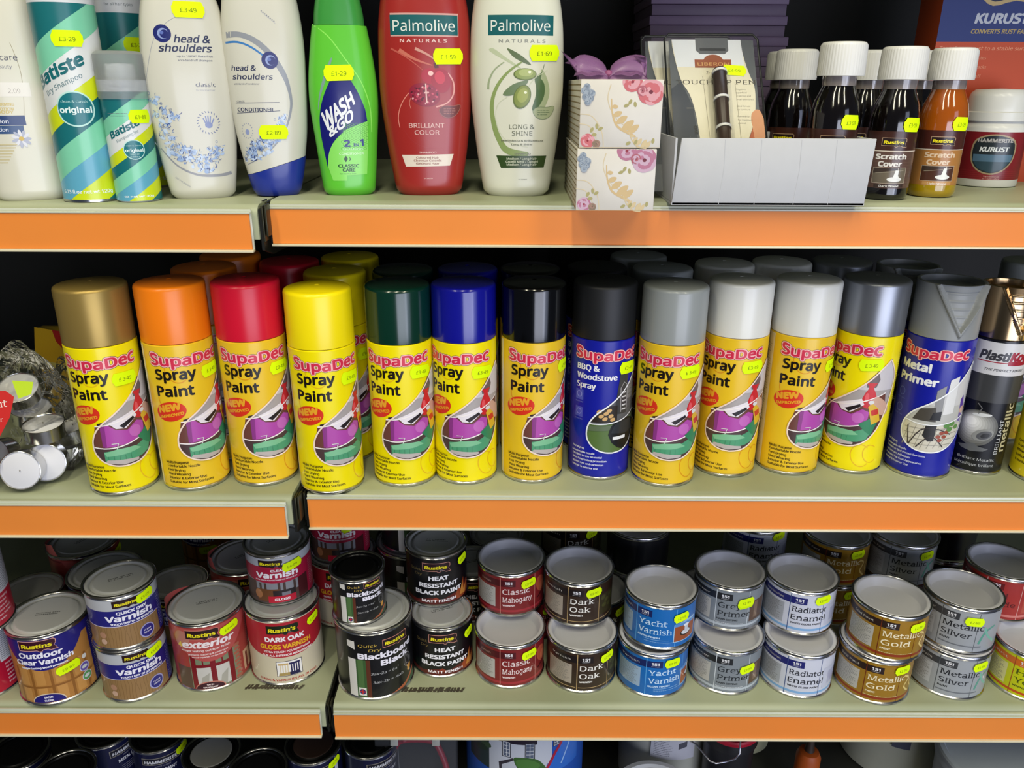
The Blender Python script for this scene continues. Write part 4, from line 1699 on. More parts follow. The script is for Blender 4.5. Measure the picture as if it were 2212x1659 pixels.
# ---- dry shampoo cans
def a_dry(small=False):
    a = Art(clip=(-68, 2.5, 68, 176))
    def band(t0, t1, c):
        lo, hi = [], []
        for k in range(-14, 15):
            s_ = k * 5
            wv = .46 * s_ + 5 * sin(s_ / 22)
            lo.append((s_, t0 + wv))
            hi.append((s_, t1 + wv))
        a.poly(lo + hi[::-1], c)
    band(-60, -8, '1e6f74')
    band(-8, 14, 'c8d81a')
    band(14, 35, '5da5c0')
    band(35, 57, '7ccba8')
    band(57, 74, '176a70')
    band(74, 91, 'ccd916')
    band(91, 121, 'd9dcdc')
    band(121, 144, '7ccba8')
    band(144, 190, '1a6b70')
    a.rect(-68, 160, 68, 176, 'd4d6da')
    a.text('for all hair types', -20, 166, 3, '4a5a60')
    # name on the slanted white band
    a.text('Batiste', -31, 93, 11.5, '14666c', 50, bold=0.038, sh=.25, rot=25)
    a.text('Dry Shampoo' if not small else 'Shampooing Sec', -22, 88, 5, '5a7a80', 36, sh=.2, rot=25)
    a.ell(1, 78, 15, 14.5, 'b8e0d8')
    a.ell(1, 78, 13.8, 13.2, '17707a')
    a.text('clean & classic', 1, 83, 2.6, 'b8dcd8', 21, al='c')
    a.text('original', 1, 75, 5.6, 'e0f0ee', 25, al='c', bold=.03)
    if small:
        a.text('notes de', 1, 70.6, 2.8, 'b8dcd8', al='c')
        a.text('fraîcheur', 1, 66.8, 2.8, 'b8dcd8', al='c')
    a.text('6.73 fl.oz net wt 120g' if not small else 'oz net wt 30g', -24, 8, 3.6, 'e8f0f0', 44, bold=.02)
    if small:
        a.blurb(-30, 124, 0, 131, 2, '6a7a80', .8, 3)
    return a


BR = .0250
dry_me = a_dry().build('printed_wrap', cyl(BR), PRINT, 2.2)
DRYCAP = mat('frosted_cap', 'c4c8cc', .35, 0, noise=.03, coat=.2)
FROST = mat('frosted_clear_cap', 'd4d8da', .35, 0, noise=.02, trans=.75, ior=1.2)
CANWHITE = mat('can_white', 'cfd3d6', .3, 0, noise=.02, coat=.2)


def dry_can(p, rz, label):
    t = thing('dry_shampoo_can', label, 'aerosol can', p, rz)
    link('body', lathe('body', [(BR - .003, .0012), (BR - .0012, 0), (BR + .0002, .0012), (BR + .0002, .0022), (BR - .0004, .003), (BR - .0001, .004), (BR - .0001, .176),
                                (BR - .002, .183), (BR - .006, .188)], [CANWHITE], 80), t)
    link('base_rim', lathe('base_rim', [(BR - .0006, .0001), (BR + .0004, .0006), (BR + .0004, .0024), (BR - .0002, .0028)], TINPLATE, 80, close=False), t)
    link('printed_wrap', dry_me, t)
    link('cap', lathe('cap', [(BR - .0015, .181), (BR - .001, .183), (BR - .0015, .220), (BR - .004, .2235), (.0005, .2245)], DRYCAP, 64), t)
    return t


p = stand(188, 438, ZTL, BR)
d1 = dry_can(p, face_cam(p, -.16), 'tall green and lime banded dry shampoo can, frontmost of its kind')
add_tag(d1, BR, 4, 133, '£3·29', 24, 12.5, 0)
p = at_z(309, 405, ZTL)
d2 = clone(d1, (p.x, p.y + .01, ZTL + CAMZ), face_cam(p, .25), 'tall banded dry shampoo can standing between the small can and its tall twin')
p = at_z(352, 398, ZTL)
d3 = clone(d1, (p.x + .012, p.y + .062, ZTL + CAMZ), face_cam(p, .5), 'tall banded dry shampoo can hindmost in the shade behind the anti-dandruff bottle')
# small travel can
SB = .0190
t = thing('travel_dry_shampoo', 'small travel dry shampoo can with a clear frosted cap', 'aerosol can', (0, 0, 0))
p = stand(291, 438, ZTL, SB)
t.location = p
t.rotation_euler.z = face_cam(p, .05)
link('body', lathe('body', [(SB - .002, 0), (SB - .0004, .0012), (SB - .0001, .003), (SB - .0001, .079), (SB - .0006, .0805), (SB - .0035, .084), (SB - .004, .086), (SB - .0022, .0875), (SB - .004, .0885)],
                            [CANWHITE], 72), t)
sm_me = a_dry(True).build('printed_wrap', cyl(SB), PRINT, 2.0, scale=.575)
link('printed_wrap', sm_me, t)
link('cap', lathe('cap', [(SB + .0012, .086), (SB + .0014, .089), (SB + .0010, .1215), (SB - .001, .1235), (SB - .0025, .124), (.0005, .1243)], FROST, 64), t)
link('nozzle', lathe('nozzle', [(SB - .004, .087), (.013, .098), (.0105, .100), (.010, .112), (.0095, .114), (.0005, .1145)], CANWHITE, 48), t)
add_tag(t, SB, 10, 72, '£1·89', 20, 11, 0)

# ---- anti-dandruff bottles
HS = mat('bottle_white_pearl', 'cbc9bc', **PL)
prof_hs = [(0, .0270, .0165), (.004, .0285, .0180), (.05, .0345, .021), (.088, .0375, .0225), (.124, .0370, .022), (.16, .0320, .020), (.185, .0225, .017), (.195, .016, .014), (.2, .0155, .0135)]


def splash(a, f, pts, seed, r0=2.2):
    rr = random.Random(seed)
    for (x, y) in pts:
        for k in range(5):
            X, Y = f((x + rr.uniform(-30, 30), y + rr.uniform(-30, 30)))
            a.ell(X, Y, rr.uniform(1.2, 3.2), rr.uniform(.7, 1.6), rr.choice(['a8bcdc', 'c0d0e8', '94acd4']), rr.uniform(0, 180), n=9)
    for (x, y) in pts:
        for k in range(12):
            c = rr.choice(['3c5490', '6c88b8', '9cb4d8', '5570a8', '8098c4', '2c3c78'])
            X, Y = f((x + rr.uniform(-32, 32), y + rr.uniform(-32, 32)))
            L_ = rr.uniform(.8, 3.2)
            an = rr.uniform(0, pi)
            bx_, by_ = rr.uniform(-.8, .8), rr.uniform(-.8, .8)
            a.stroke([(X, Y), (X + L_ * cos(an) * .5 + bx_, Y + L_ * sin(an) * .5 + by_), (X + L_ * cos(an), Y + L_ * sin(an))], rr.uniform(.15, .55), c, sm=3)
        X, Y = f((x + rr.uniform(-40, 40), y - rr.uniform(10, 60)))
        a.ring(X, Y, .9, 1.1, .3, '6c80a8', 8)


def swirl(a, x, y, r):
    a.ell(x, y, r, r, '1c2468')
    a.ell(x + r * .08, y, r * .62, r * .6, '8c9ccc', 20)
    a.ell(x + r * .22, y - r * .05, r * .5, r * .48, '1c2468', 20)
    a.ell(x - r * .05, y + r * .1, r * .22, r * .2, '5a6cb0', 20)


a = Art()
f = zc(1120, 1305, 1290, 7.1, 8.0)
a.stroke(f((1120, 66), (1040, 120), (975, 220), (945, 400), (930, 620), (960, 820), (1040, 960)), .4, '9a9ca4', sm=4)
a.stroke(f((1030, 930), (1130, 1050), (1250, 1115), (1380, 1125), (1460, 1112)), .8, '8e9098', sm=5, w1=3.0)
swirl(a, *f((1020, 186)), 7)
a.text('head &', *f((1086, 240)), 7.2, '2c3252', 29, sh=.3, bold=.02)
a.text('shoulders', *f((1003, 298)), 7.2, '2c3252', 42, sh=.3, bold=.02)
a.text('up to 100%* flake free', *f((1106, 332)), 2.0, '5a5e70', 29, bold=.01)
a.text('anti-dandruff shampoo', *f((1112, 358)), 2.0, '5a5e70', 28, bold=.01)
a.text('classic', *f((1219, 522)), 4.2, '3a4060', 16.5)
a.text('for normal hair', *f((1221, 550)), 1.8, '9a9ca8', 16)
x, y = f((1302, 760))
for k in range(22):
    an = 2 * pi * k / 22
    a.stroke([(x + 8.2 * cos(an), y + 8.2 * sin(an)), (x + 9.8 * cos(an + .08), y + 9.8 * sin(an + .08))], .7, '6c7498')
a.ell(x, y - 2, 3.2, 2.6, '7c88b4')
for k, (dx, ln) in enumerate(((-3.2, 4), (-1.6, 5.6), (0, 6), (1.6, 5.4), (3.6, 3.4))):
    a.stroke([(x + dx * .7, y - 1), (x + dx * 1.3, y + ln)], 1.1, '7c88b4')
splash(a, f, [(985, 610), (1015, 690), (1050, 760), (1060, 830), (1090, 880), (1090, 940), (1140, 930), (1180, 950), (1180, 1010), (1230, 970), (1240, 1030), (1290, 990), (1290, 1060), (1340, 960), (1350, 1010), (1370, 950), (1330, 1070), (1130, 990), (1065, 700), (1100, 730)], 5)
a.text('06743809', *f((1118, 1135)), 1.8, 'a0a2a8', 14, rot=-38)
hs_me = a.build('printed_front', front(prof_hs), PRINT, 3, 5)
p = at_z(427, 430, ZTL)
p = Vector((p.x, p.y + .017, p.z))
t = thing('shampoo_bottle', 'white anti-dandruff shampoo bottle with a blue water splash print', 'shampoo bottle', p, face_cam(p, .05))
link('bottle_body', loft('bottle_body', prof_hs, 0, .192, HS, round0=.006), t)
link('cap', loft('cap', [(0, .02, .0165), (.17, .02, .0165), (.195, .019, .016), (.218, .017, .015)], .19, .218, mat('cap_blue', '1c2f8c', **PL)), t)
link('printed_front', hs_me, t)
add_tag(t, 0, 5, 157, '£3·49', 26, 12.5, 0, mapper=front(prof_hs, grow=.0))

prof_hc = [(0, .0205, .0155), (.004, .0215, .0165), (.018, .0250, .0185), (.036, .0285, .020), (.06, .0320, .0215), (.10, .0345, .0225), (.14, .0345, .022), (.175, .030, .019), (.20, .022, .014), (.21, .012, .008)]
a = Art()
f = zc(1588, 1747, 1265, 7.1, 8.0)
arc = f((1395, 150), (1480, 150), (1580, 190), (1680, 280), (1760, 400), (1800, 520), (1815, 640), (1790, 780), (1740, 880), (1660, 970), (1555, 1040))
arc2 = f((1400, 190), (1480, 185), (1570, 225), (1660, 310), (1740, 430), (1785, 540), (1800, 640), (1780, 770), (1732, 872), (1655, 962), (1552, 1034))
arc = smooth_pts(arc, 5)
arc2 = smooth_pts(arc2, 5)
a.poly(arc + arc2[::-1], '8c9098')
a.stroke(f((1395, 218), (1470, 215), (1550, 245), (1640, 310)), 1.6, '3a78b8', sm=4)
swirl(a, *f((1666, 330)), 7)
a.text('head &', *f((1437, 398)), 5.4, '2c3252', 21, sh=.2, bold=.015)
a.text('shoulders', *f((1446, 455)), 5.4, '2c3252', 34, sh=.2, bold=.015)
a.text('anti-dandruff conditioner', *f((1455, 490)), 1.7, '5a5e70', 22)
a.text('classic', *f((1475, 608)), 2.4, '4a5068', 7)
a.stroke(f((1468, 612), (1735, 607)), .45, '2c3252')
a.stroke(f((1478, 680), (1742, 664)), .45, '2c3252')
a.text('CONDITIONER', *f((1482, 668)), 3.8, '2c3252', 31, bold=.02)
x, y = f((1545, 800))
for k in range(16):
    an = 2 * pi * k / 16
    a.stroke([(x + 4.4 * cos(an), y + 6 * sin(an)), (x + 5 * cos(an + .1), y + 6.8 * sin(an + .1))], .5, '7c84a4')
a.ell(x, y - 1, 1.8, 2.4, '8c96bc')
splash(a, f, [(1560, 980), (1585, 960), (1600, 930), (1640, 900), (1640, 940), (1680, 880), (1690, 920), (1720, 850), (1620, 970), (1600, 890), (1655, 850), (1745, 780), (1760, 730)], 8)
a.stroke(f((1600, 20), (1690, 95)), .4, 'b0b2b8')
for k in range(8):
    x, y = f((1600 + 11 * k, 20 + 9 * k))
    a.rect(x, y, x + 1, y + .9, '8a8c94')
hc_me = a.build('printed_front', front(prof_hc), PRINT, 3, 5)
p = at_z(586, 428, ZT)
p = Vector((p.x - .002, p.y + .030, p.z))
t = thing('conditioner_bottle', 'white anti-dandruff conditioner bottle standing on its dark blue cap', 'conditioner bottle', p, face_cam(p, -.06))
link('bottle_body', loft('bottle_body', prof_hc, .0265, .21, HS, slope0=.30), t)
link('cap', loft('cap', prof_hc, 0, .0262, mat('cap_blue', '1c2f8c', **PL), slope1=.30, grow=.0004, round0=.006), t)
link('printed_front', hc_me, t)
add_tag(t, 0, 2.5, 57, '£2·89', 25, 12, 0, mapper=front(prof_hc))

# ---- white soap bottles at the left edge
prof_dv = [(0, .0285, .019), (.004, .0295, .0205), (.06, .0312, .0215), (.12, .0315, .021), (.17, .027, .018), (.2, .016, .013)]
DV = mat('bottle_cream', 'd2cfbf', **PL)
a = Art()
f = zc(-115, 195, 1290, 7.1, 8.0)
a.stroke(f((-10, 250), (20, 320), (60, 430), (85, 560), (100, 700), (105, 830)), .4, '9a8f70', sm=4)
a.text('care', *f((-52, 360)), 6, '4a4a58', 13)
a.text('beauty', *f((-70, 410)), 3.4, '7a7a84', 12)
a.rect(*f((-60, 590)), *f((110, 500)), 'e0dcd4')
a.text('2.09', *f((8, 568)), 4.6, 'a09890', 9)
for i, q in enumerate((640, 670, 690)):
    a.text(('FIRMING', 'LOTION', 'BODY')[i], *f((-40, q + 8)), 2.8, 'c8b470', 12, bold=.03)
a.rect(*f((-90, 775)), *f((104, 712)), '283f70')
a.rect(*f((-90, 832)), *f((102, 778)), '34507c')
a.text('lotion', *f((-60, 762)), 3.8, 'd8dce8', 12, bold=.02)
a.text('locion', *f((-50, 816)), 3.8, 'd8dce8', 11, bold=.02)
cx, cy = f((100, 865))
for k in range(11):
    an = 2 * pi * k / 11
    a.ell(cx + 4.4 * cos(an), cy + 4.4 * sin(an), 3.2, 1.3, 'd4d4dc' if k % 2 else 'a8acc0', math.degrees(an))
a.ell(cx, cy, 2, 1.8, 'c8a838')
for i in range(7):
    a.rect(*f((-40, 900 + i * 20 + 8)), *f((80 - i * 7, 900 + i * 20)), 'c4b890')
dv_me = a.build('printed_front', front(prof_dv), PRINT, 3, 5)
p = at_z(50, 434, ZTL)
p = Vector((p.x, p.y + .019, p.z))
t = thing('lotion_bottle', 'cream white lotion bottle with daisy print, cropped by the top left corner', 'lotion bottle', p, face_cam(p, -.1))
link('bottle_body', loft('bottle_body', prof_dv, 0, .2, DV, round0=.006), t)
link('printed_front', dv_me, t)
link('cap', loft('cap', [(.19, .017, .0145), (.23, .0165, .014)], .1995, .225, HS), t)
clone(t, (p.x - .066, p.y + .012, p.z), face_cam(p, -.3), 'cream white lotion bottle, only a sliver showing at the left photo edge')

# ---- green two in one bottle
prof_wg = [(0, .0225, .0155), (.003, .0240, .0170), (.05, .0285, .019), (.08, .0310, .020), (.10, .0305, .0195), (.125, .0275, .018), (.146, .0240, .0165)]
GRN = mat('bottle_lime_green', '5cbf34', rough=.28, noise=.03, coat=.3, nscale=20)
a = Art()
f = zc(361, 440, 1253, 7.1, 8.0)
a.stroke(f((200, 80), (300, 160), (400, 300), (500, 450), (560, 620), (575, 800)), .9, '8ade5a', sm=4)
a.poly(smooth_pts(f((310, 310), (270, 420), (240, 560), (235, 650), (250, 560), (285, 440), (322, 312)), 3, True), '7a9a90')
a.poly(smooth_pts(f((355, 352), (300, 470), (262, 580), (245, 690), (250, 800), (270, 920), (294, 1045)), 5) + smooth_pts(f((300, 960), (325, 880), (370, 820), (430, 770), (545, 722)), 4)
       + smooth_pts(f((530, 640), (490, 540), (440, 450), (390, 380), (355, 352)), 4), '14186c')
a.poly(smooth_pts(f((545, 724), (430, 770), (370, 822), (325, 882), (300, 960), (298, 1045)), 4) + f((330, 1142), (418, 1142), (418, 1104), (548, 1098), (552, 900)), '86d860')
rr = random.Random(2)
for i in range(8):
    for j in range(7):
        x, y = 545 - j * 24 - (i % 2) * 12, 745 + i * 24
        if x > 330 + i * 6:
            X, Y = f((x, y))
            a.ring(X, Y, 1.3, 1.3, .45, '58a83c', 6)
a.text('WASH', *f((283, 795)), 19, 'e4e6ea', 27.5, bold=.035, fn=lambda X, Y: (X - Y * .20, X * .9 + Y * (1 - .36 * X / 27.5)))
a.text('&GO', *f((308, 836)), 9.6, 'e4e6ea', 22.5, bold=.035, fn=lambda X, Y: (X - Y * .12, X * .72 + Y * (1 + .2 * X / 22.5)))
a.text('2', *f((398, 898)), 6.8, '1c2a7c', 6, bold=0.040)
a.text('IN', *f((458, 898)), 3.4, '1c2a7c', 5, bold=.02)
a.text('1', *f((500, 892)), 6.8, '1c2a7c', 3.4, bold=0.040)
a.text('SHAMPOO', *f((392, 925)), 2.2, 'c8e8c0', 18)
a.text('CONDITIONER', *f((368, 955)), 2.2, 'e8f4e4', 22)
a.poly(f((410, 962), (424, 986), (410, 1010), (396, 986)), '1a4420')
a.poly(f((430, 966), (444, 988), (428, 1008), (436, 988)), '1a4420')
a.text('CLASSIC', *f((362, 1046)), 3.4, '1a4a28', 19, bold=0.038)
a.text('CARE', *f((390, 1076)), 3.4, '1a4a28', 11.5, bold=0.038)
a.text('for normal hair', *f((372, 1096)), 1.5, '3a7a40', 15)
wg_me = a.build('printed_front', front(prof_wg), PRINT, 3, 5)
p = at_z(749, 423, ZT)
p = Vector((p.x, p.y + .017, p.z))
t = thing('shampoo_bottle', 'slim lime green two in one shampoo bottle with a navy leaf label', 'shampoo bottle', p, face_cam(p, .0))
link('bottle_body', loft('bottle_body', prof_wg, 0, .146, GRN, round0=.005), t)
link('cap', loft('cap', [(.14, .0225, .0160), (.155, .0215, .0155), (.175, .018, .0145), (.19, .0165, .013)], .1463, .188, mat('cap_green', '3a8f3c', **PL)), t)
link('printed_front', wg_me, t)
add_tag(t, 0, -3, 107, '£1·29', 26, 13, 2, mapper=front(prof_wg))

# ---- red and cream bottles
prof_pm = [(0, .0295, .0195), (.004, .031, .0210), (.031, .0355, .0225), (.049, .0380, .0235), (.088, .0420, .0250), (.124, .0420, .0250), (.155, .0400, .024), (.185, .0330, .021), (.2, .022, .017)]


def a_palm(f, frame, name2, c2, lines, lc, sub, box_c, box_t, rows, fruit):
    a = Art()
    a.rect(*f(frame[0]), *f(frame[1]), frame[2])
    q0, q1 = f(frame[3]), f(frame[4])
    a.rect(*q0, *q1, '14595c')
    a.text('Palmolive', q0[0] + 2.4, q0[1] + 3.2, 11.0, 'd8dcd4', q1[0] - q0[0] - 5, bold=.0)
    a.text('N A T U R A L S', *f(name2), 3.4, c2, 41, bold=.02)
    fruit(a, f)
    for i, (s_, px, py, w_) in enumerate(lines):
        a.text(s_, *f((px, py)), 4.8, lc, w_, bold=.008)
    for (s_, px, py, h_, w_) in sub:
        a.text(s_, *f((px, py)), h_, lc, w_, bold=.03)
    a.poly(f(*box_c[0]), box_c[1])
    for i, (s_, px, py, w_) in enumerate(rows):
        a.text(s_, *f((px, py)), 2.3, box_t, w_, bold=.02)
    return a


def pomegranate(a, f):
    for pts, w_, c in ((((750, 250), (850, 310), (960, 350)), 3.5, 'c06a58'), (((850, 240), (930, 280), (1000, 330)), 2.6, 'c89080'), (((700, 240), (800, 300), (900, 380)), 1.6, 'b85448')):
        a.stroke(f(*pts), w_, c, sm=4, w1=.6)
    a.stroke(f((890, 470), (810, 540), (765, 620), (750, 700), (760, 770)), .7, 'd88878', sm=5)
    a.stroke(f((1060, 400), (1095, 460), (1098, 540), (1060, 600), (990, 628)), 1.2, 'd89a90', sm=5)
    a.stroke(f((830, 560), (820, 600), (830, 640)), .5, 'c87868', sm=3)
    a.stroke(f((790, 790), (840, 860), (920, 905), (1020, 915)), .4, 'a03030', sm=3)
    a.ell(*f((945, 420)), 7.6, 6.6, 'a81c30')
    a.ell(*f((1015, 450)), 8.6, 10.5, '9c1226', 15)
    a.ell(*f((1008, 430)), 4.6, 5.5, 'c02a3c', 15)
    a.ell(*f((950, 402)), 2.4, 2.0, 'e8b8b0')
    a.poly(f((965, 335), (995, 335), (1000, 365), (975, 368)), '5a1c18')
    a.ell(*f((915, 545)), 14, 9.6, '8c1830', -12)
    rr = random.Random(4)
    for k in range(60):
        an, q = rr.uniform(0, 2 * pi), math.sqrt(rr.random())
        X, Y = f((915, 545))
        a.ell(X + 12 * q * cos(an), Y + 8 * q * sin(an), rr.uniform(.7, 1.4), rr.uniform(.6, 1.1), rr.choice(['5c0c20', 'a02c48', 'c84c60', '7c1430', 'd8a0a0', 'b03850', '4c0818']), rr.uniform(0, 90), n=7)
    a.stroke(f((920, 470), (925, 540), (930, 600)), 1.2, 'e0b8b0', sm=3)
    leaf(a, f, 1078, 655, '6c3430', 'a86a5c')


def leaf(a, f, x, y, c, e):
    a.poly(smooth_pts(f((x - 70, y - 5), (x - 40, y - 35), (x + 20, y - 35), (x + 66, y - 40), (x + 50, y + 15), (x + 10, y + 45), (x - 40, y + 38)), 3, True), c)
    a.stroke(smooth_pts(f((x - 70, y - 5), (x - 40, y - 35), (x + 20, y - 35), (x + 66, y - 40), (x + 50, y + 15), (x + 10, y + 45), (x - 40, y + 38)), 3, True), .35, e, closed=True)
    a.blurb(f((x - 40, y))[0], f((x, y + 25))[1], f((x + 40, y))[0], f((x, y - 20))[1], 3, e, .5, 3)


def olives(a, f):
    a.poly(smooth_pts(f((1360, 260), (1470, 330), (1560, 380), (1550, 365), (1460, 300), (1380, 240)), 3, True), 'b4bc9c')
    a.poly(smooth_pts(f((1470, 240), (1560, 290), (1620, 350), (1560, 330), (1500, 290)), 3, True), '5c6c48')
    a.stroke(f((1560, 330), (1470, 400), (1400, 500), (1370, 620), (1385, 760), (1420, 860), (1470, 930), (1600, 965)), 1.4, '86985c', sm=6, w1=6.5)
    a.stroke(f((1450, 330), (1390, 380), (1355, 450), (1348, 510)), .8, '98a482', sm=4, w1=2.0)
    a.stroke(f((1470, 560), (1410, 610), (1395, 700), (1420, 800), (1480, 870), (1600, 905)), .5, 'c8ccb0', sm=5)
    a.poly(smooth_pts(f((1680, 380), (1720, 440), (1735, 540), (1700, 640), (1640, 680), (1690, 560)), 4, True), 'a4b08c')
    a.poly(smooth_pts(f((1650, 420), (1700, 470), (1700, 560), (1650, 650), (1625, 640), (1650, 540)), 4, True), '4c6840')
    a.poly(smooth_pts(f((1440, 545), (1500, 480), (1600, 450), (1560, 510), (1500, 550)), 4, True), '687c58')
    a.poly(smooth_pts(f((1640, 440), (1690, 390), (1700, 340), (1680, 430), (1670, 520)), 4, True), '587048')
    a.stroke(f((1720, 380), (1660, 420), (1600, 430)), .5, 'c8d0b0', sm=3)
    a.stroke(f((1670, 410), (1620, 460), (1600, 500)), .5, 'c8d0b0', sm=3)
    for (x, y, rx, ry, ro, c1, c2) in ((1580, 410, 10.2, 5.0, 0, '8a9a50', 'a8b46c'), (1562, 560, 7.6, 10.4, -22, '7c8a34', '9aa44c')):
        X, Y = f((x, y))
        a.ell(X, Y, rx, ry, '5c6c2c', ro)
        a.ell(X + .2, Y + .3, rx * .9, ry * .9, c1, ro)
        a.ell(X + .6, Y + 1.2, rx * .62, ry * .6, c2, ro)
        a.ell(X + rx * .4, Y + ry * .35, 1.3, 1.1, 'e8ecd0')
    leaf(a, f, 1700, 665, 'a4ae8c', '6c8060')


f = zc(900, 960, 1258, 7.1, 8.0)
ap = a_palm(f, ((698, 162), (1112, 12), 'c89890', (696, 153), (1108, 24)), (756, 200), 'e0c0b8',
            [('BRILLIANT', 819, 770, 32), ('COLOR', 856, 818, 22.5)], 'd8b0a8',
            [('SHAMPOO', 888, 950, 2.0, 15.5), ('0134259', 922, 1134, 1.2, 8)],
            (((775, 962), (1112, 957), (1090, 1040), (802, 1046)), 'dccfc0'), '905c50',
            [('Coloured Hair', 868, 988, 21), ('Cheveux Colorés', 853, 1009, 25.5), ('Gekleurd Haar', 868, 1030, 21.5)], pomegranate)
f2 = zc(1530, 1525, 1262, 7.1, 8.0)
ao = a_palm(f2, ((1350, 158), (1755, 28), '1c6a5c', (1351, 156), (1753, 30)), (1416, 205), '8a8c84',
            [('LONG &', 1480, 778, 23), ('SHINE', 1497, 824, 18.5)], '6c7058',
            [('Morbidezza & Brillantezza', 1428, 866, 1.9, 38), ('Long & Shine', 1494, 892, 1.9, 19), ('SHAMPOO', 1513, 958, 1.9, 15), ('0132097', 1540, 1140, 1.2, 8)],
            (((1396, 965), (1722, 967), (1705, 1052), (1426, 1054)), '30461c'), 'c8ccb4',
            [('Medium / Long Hair', 1463, 994, 27.5), ('Capelli Medi / Lunghi', 1457, 1015, 29.5), ('Medium / Long Hair', 1463, 1036, 27.5)], olives)
for (px, py, colr, art, lab, nm, ts, tt, tx) in (
        (923, 423, '9a2722', ap, 'wide red shampoo bottle printed with a pomegranate', 'bottle_red', 20, 121, '£ 1·59'),
        (1115, 425, 'd3d3c2', ao, 'wide cream shampoo bottle printed with green olives', 'bottle_ivory', 24, 124, '£1·69')):
    p = at_z(px, py, ZT)
    p = Vector((p.x, p.y + .021, p.z))
    t = thing('shampoo_bottle', lab, 'shampoo bottle', p, face_cam(p, 0))
    link('bottle_body', loft('bottle_body', prof_pm, 0, .2, mat(nm, colr, **PL), round0=.006), t)
    link('cap', loft('cap', [(.19, .020, .017), (.222, .018, .0155)], .1995, .222, mat(nm, colr, **PL)), t)
    link('printed_front', art.build('printed_front', front(prof_pm), PRINT, 3, 5), t)
    add_tag(t, 0, ts, tt, tx, 26, 13, 1, mapper=front(prof_pm))


# ------------------------------------------------------------------ floral gift boxes with ribbon
def flower(a, x, y, s_, c1, c2, c3, seed=1):
    rr = random.Random(seed)
    for ring_, n_, q in ((1.0, 8, c1), (.72, 7, c2), (.42, 5, c1)):
        for k in range(n_):
            an = 2 * pi * k / n_ + rr.uniform(-.2, .2)
            a.ell(x + s_ * .55 * ring_ * cos(an), y + s_ * .5 * ring_ * sin(an), s_ * .42 * ring_ + .5, s_ * .3 * ring_ + .4, rr.choice([q, c2, c1]), math.degrees(an) + 90, n=12)
    a.ell(x, y, s_ * .14, s_ * .13, c3, n=10)


def scroll_leaf(a, x, y, s_, c, flip=1, rot=0):
    def T(p):
        u, v = p[0] * s_ * flip, p[1] * s_
        return (x + u * cos(R(rot)) - v * sin(R(rot)), y + u * sin(R(rot)) + v * cos(R(rot)))
    a.stroke([T(q) for q in smooth_pts([(-1, 1.4), (-.9, .4), (-.5, -.5), (.4, -1.0)], 4)], s_ * .08, c, w1=s_ * .2)
    for (b, e, w_) in (((-.95, .8), (-.5, .9), .18), ((-.85, .2), (-.2, .5), .22), ((-.6, -.3), (.2, .2), .26), ((-.2, -.8), (.7, -.1), .3), ((.2, -1.0), (1.1, -.4), .26), ((.3, -1.0), (.9, -1.2), .2)):
        m_ = ((b[0] + e[0]) / 2, (b[1] + e[1]) / 2)
        a.poly(smooth_pts([T(q) for q in (b, (m_[0] + w_ * .5, m_[1] - w_ * .8), e, (m_[0] - w_ * .4, m_[1] + w_ * .8))], 4, True), c)


def a_floral(W_, H_, c1, c2, seed):
    a = Art(clip=(.3, .3, W_ - .3, H_ - .3))
    sx, sy = W_ / 66.0, H_ / 56.0
    for q in (((0, 28), (10, 26), (18, 14), (20, 0)), ((24, 52), (22, 40), (28, 26), (40, 16)), ((0, 20), (8, 18), (14, 8))):
        a.stroke([(x * sx, y * sy) for x, y in smooth_pts(q, 4)], .7, 'cdbd9c')
    scroll_leaf(a, 36 * sx, 24 * sy, 11, 'c8ae80')
    scroll_leaf(a, 50 * sx, 6 * sy, 7, 'cbb78e', flip=1, rot=20)
    flower(a, 41 * sx, 54 * sy, 9, c1, c2, '8c2c3c', seed)
    flower(a, 56 * sx, 46 * sy, 12, c2, c1, '6c2434', seed + 1)
    flower(a, 49 * sx, 47 * sy, 4.5, 'a85c68', c2, '6c2434', seed + 2)
    flower(a, 7 * sx, 6 * sy, 6.5, c1, c2, '8c1c2c', seed + 3)
    flower(a, 14 * sx, 3.5 * sy, 3.5, '9a7a6a', '84705c', '5c2c2c', seed + 4)
    for (x, y) in ((5, 50), (7, 46), (4, 42), (8, 41), (3, 47), (6, 38), (9, 45)):
        flower(a, x * sx, y * sy, 2.8, '9aa4b0', '7c8898', '5a646c', seed + x)
    for (x, y, ro) in ((40, 38, 60), (44, 36, 100), (37, 35, 20), (10, 15, 60), (14, 18, 100), (17, 16, 30), (12, 11, 10), (46, 5, 60), (60, 6, 80), (40, 4, 30)):
        a.ell(x * sx, y * sy, 2.2, 1.3, 'a29a66', ro, n=10)
    a.stroke([(0, .4), (W_, .4)], .5, 'b8a888')
    return a


